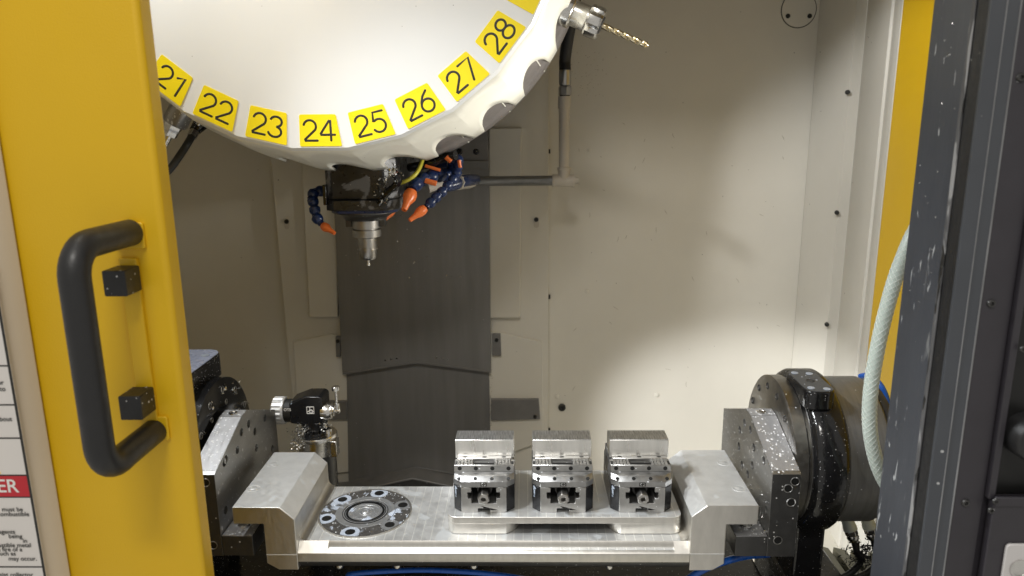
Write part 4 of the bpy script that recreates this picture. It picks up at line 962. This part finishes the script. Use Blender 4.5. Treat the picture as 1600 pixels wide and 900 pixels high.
for i, (u, v, lab) in enumerate(((1325, 815, 'left of the two white and steel cable glands under the drive'), (1355, 812, 'right of the two white and steel cable glands under the drive'))):
    t = thing('cable_gland', lab, 'cable gland', P(u, v, .93), 'cable glands under the rotary drive')
    d = (P(u + 8, v + 26, .925) - P(u, v, .93)).normalized(); p0 = P(u, v, .93)
    MB().lathe(p0 - d * .006, d, [(0, .0085), (.012, .0088), (.013, .0095), (.018, .0095)], 20).build('white_ring', 'braid', t)
    MB().lathe(p0 + d * .0125, d, [(0, .0088), (.007, .0088)], 6).build('hex_nut', 'steel', t, .0006)
    MB().lathe(p0 + d * .0198, d, [(0, .0075), (.003, .0085), (.006, .0075), (.009, .006)], 20).build('steel_nut', 'steel', t)
    MB().tube(spline([p0 + d * .026, p0 + d * .04 + Vector((.002, 0, -.006)), P(u + 20, v + 62, .93), P(u - 2, v + 84, .93), P(u - 45, v + 98, .93)]), .0045, 10).build('cable', 'rubber', t)
# swarf tangled on the cables
def swarf(name, label, spots, m='chip', curl=1.0):
    mb = MB()
    for c, sp_, n, sz in spots:
        for _ in range(n):
            p = Vector(c) + Vector((random.gauss(0, sp_[0]), random.gauss(0, sp_[1]), random.gauss(0, sp_[2])))
            ax = Vector((random.uniform(-1, 1), random.uniform(-1, 1), random.uniform(-.6, 1))).normalized()
            s1 = ax.orthogonal().normalized(); s2 = ax.cross(s1); L = sz * random.uniform(.5, 1.6); wd = sz * random.uniform(.10, .22)
            k = 5; vs = []
            for i in range(k):
                t = i / (k - 1); an = curl * 2.6 * t
                q_ = p + ax * (L * t) + s1 * (math.sin(an) * L * .3) + s2 * (math.cos(an) * L * .25)
                vs += [q_ + s2 * wd, q_ - s2 * wd + s1 * wd * .5]
            mb.add(vs, [[2 * i, 2 * i + 1, 2 * i + 3, 2 * i + 2] for i in range(k - 1)])
    o = mb.build(name, m); return tag(o, label, 'metal chips', None, 'stuff')
swarf('dark_swarf', 'tangle of dark swarf on the cables under the rotary drive', [(P(1342, 872, .925), (.010, .008, .008), 170, .005), (P(1354, 858, .92), (.006, .006, .006), 60, .007)], 'waymat')
swarf('metal_chips', 'heap of bright chips between the right bracket and table end', [(P(1196, 808, .83), (.004, .012, .012), 240, .0042), (P(1180, 770, .87), (.006, .015, .004), 60, .0035), (P(1160, 735, .93), (.004, .012, .004), 40, .0035)])
swarf('metal_chips', 'bright chips caught round the tool setter post collar', [(P(467, 684, 1.035), (.006, .008, .008), 200, .0048), (P(508, 664, 1.035), (.004, .006, .004), 70, .004), (P(472, 668, 1.035), (.006, .008, .005), 70, .004)])
swarf('metal_chips', 'wet chips hanging on the spindle head side', [(P(600, 300, 1.148), (.006, .004, .014), 60, .006), (P(616, 272, 1.13), (.006, .006, .006), 50, .006)])
# loose chips stuck on the column sheet and in the brackets' corners
spots = []
for _ in range(70):
    u = random.choice([random.gauss(630, 25), random.uniform(530, 760)]); v = random.uniform(310, 440)
    spots.append((P(u, v, 1.477), (.0004, .0002, .0004), 1, .0035))
for _ in range(60): spots.append((P(767 + random.gauss(0, 1.2), random.uniform(585, 690), 1.484), (.0006, .001, .0006), 1, .0030))
for _ in range(30): spots.append((P(random.uniform(545, 760), random.uniform(742, 756), 1.46), (.001, .004, .001), 1, .0030))
swarf('metal_chips', 'small chips stuck to the dark column sheet', spots)
spots = []
for _ in range(34):
    q = PX(random.uniform(1395, 1490), random.uniform(0, 900), .348)
    if .603 < q.y < .658: spots.append((q, (.0001, .0005, .0005), 1, .0013))
for _ in range(26): spots.append((P(random.uniform(1440, 1540), random.uniform(0, 450), .577), (.0004, .0001, .0004), 1, .0011))
swarf('metal_chips', 'tiny chips stuck to the grey door post', spots)
swarf('metal_chips', 'scattered chips on the black left faceplate', [((LX + .002, AY + .083 * math.sin(2 * PI * i / 12 + .1), AZ + .083 * math.cos(2 * PI * i / 12 + .1)), (.001, .004, .004), 7, .0055) for i in range(12)])
# olive way cover ribs at the lower right
wr = thing('ribbed_cover', 'olive ribbed way cover at the lower right by the post', 'cover', (.50, 1.0, .70))
for i in range(7):
    MB().ext([(.40 + i * .030, .702), (.428 + i * .030, .702), (.426 + i * .030, .80 - i * .004), (.404 + i * .030, .806 - i * .004)], .70, 1.12, 'y').build('rib', 'olive', wr, .001)
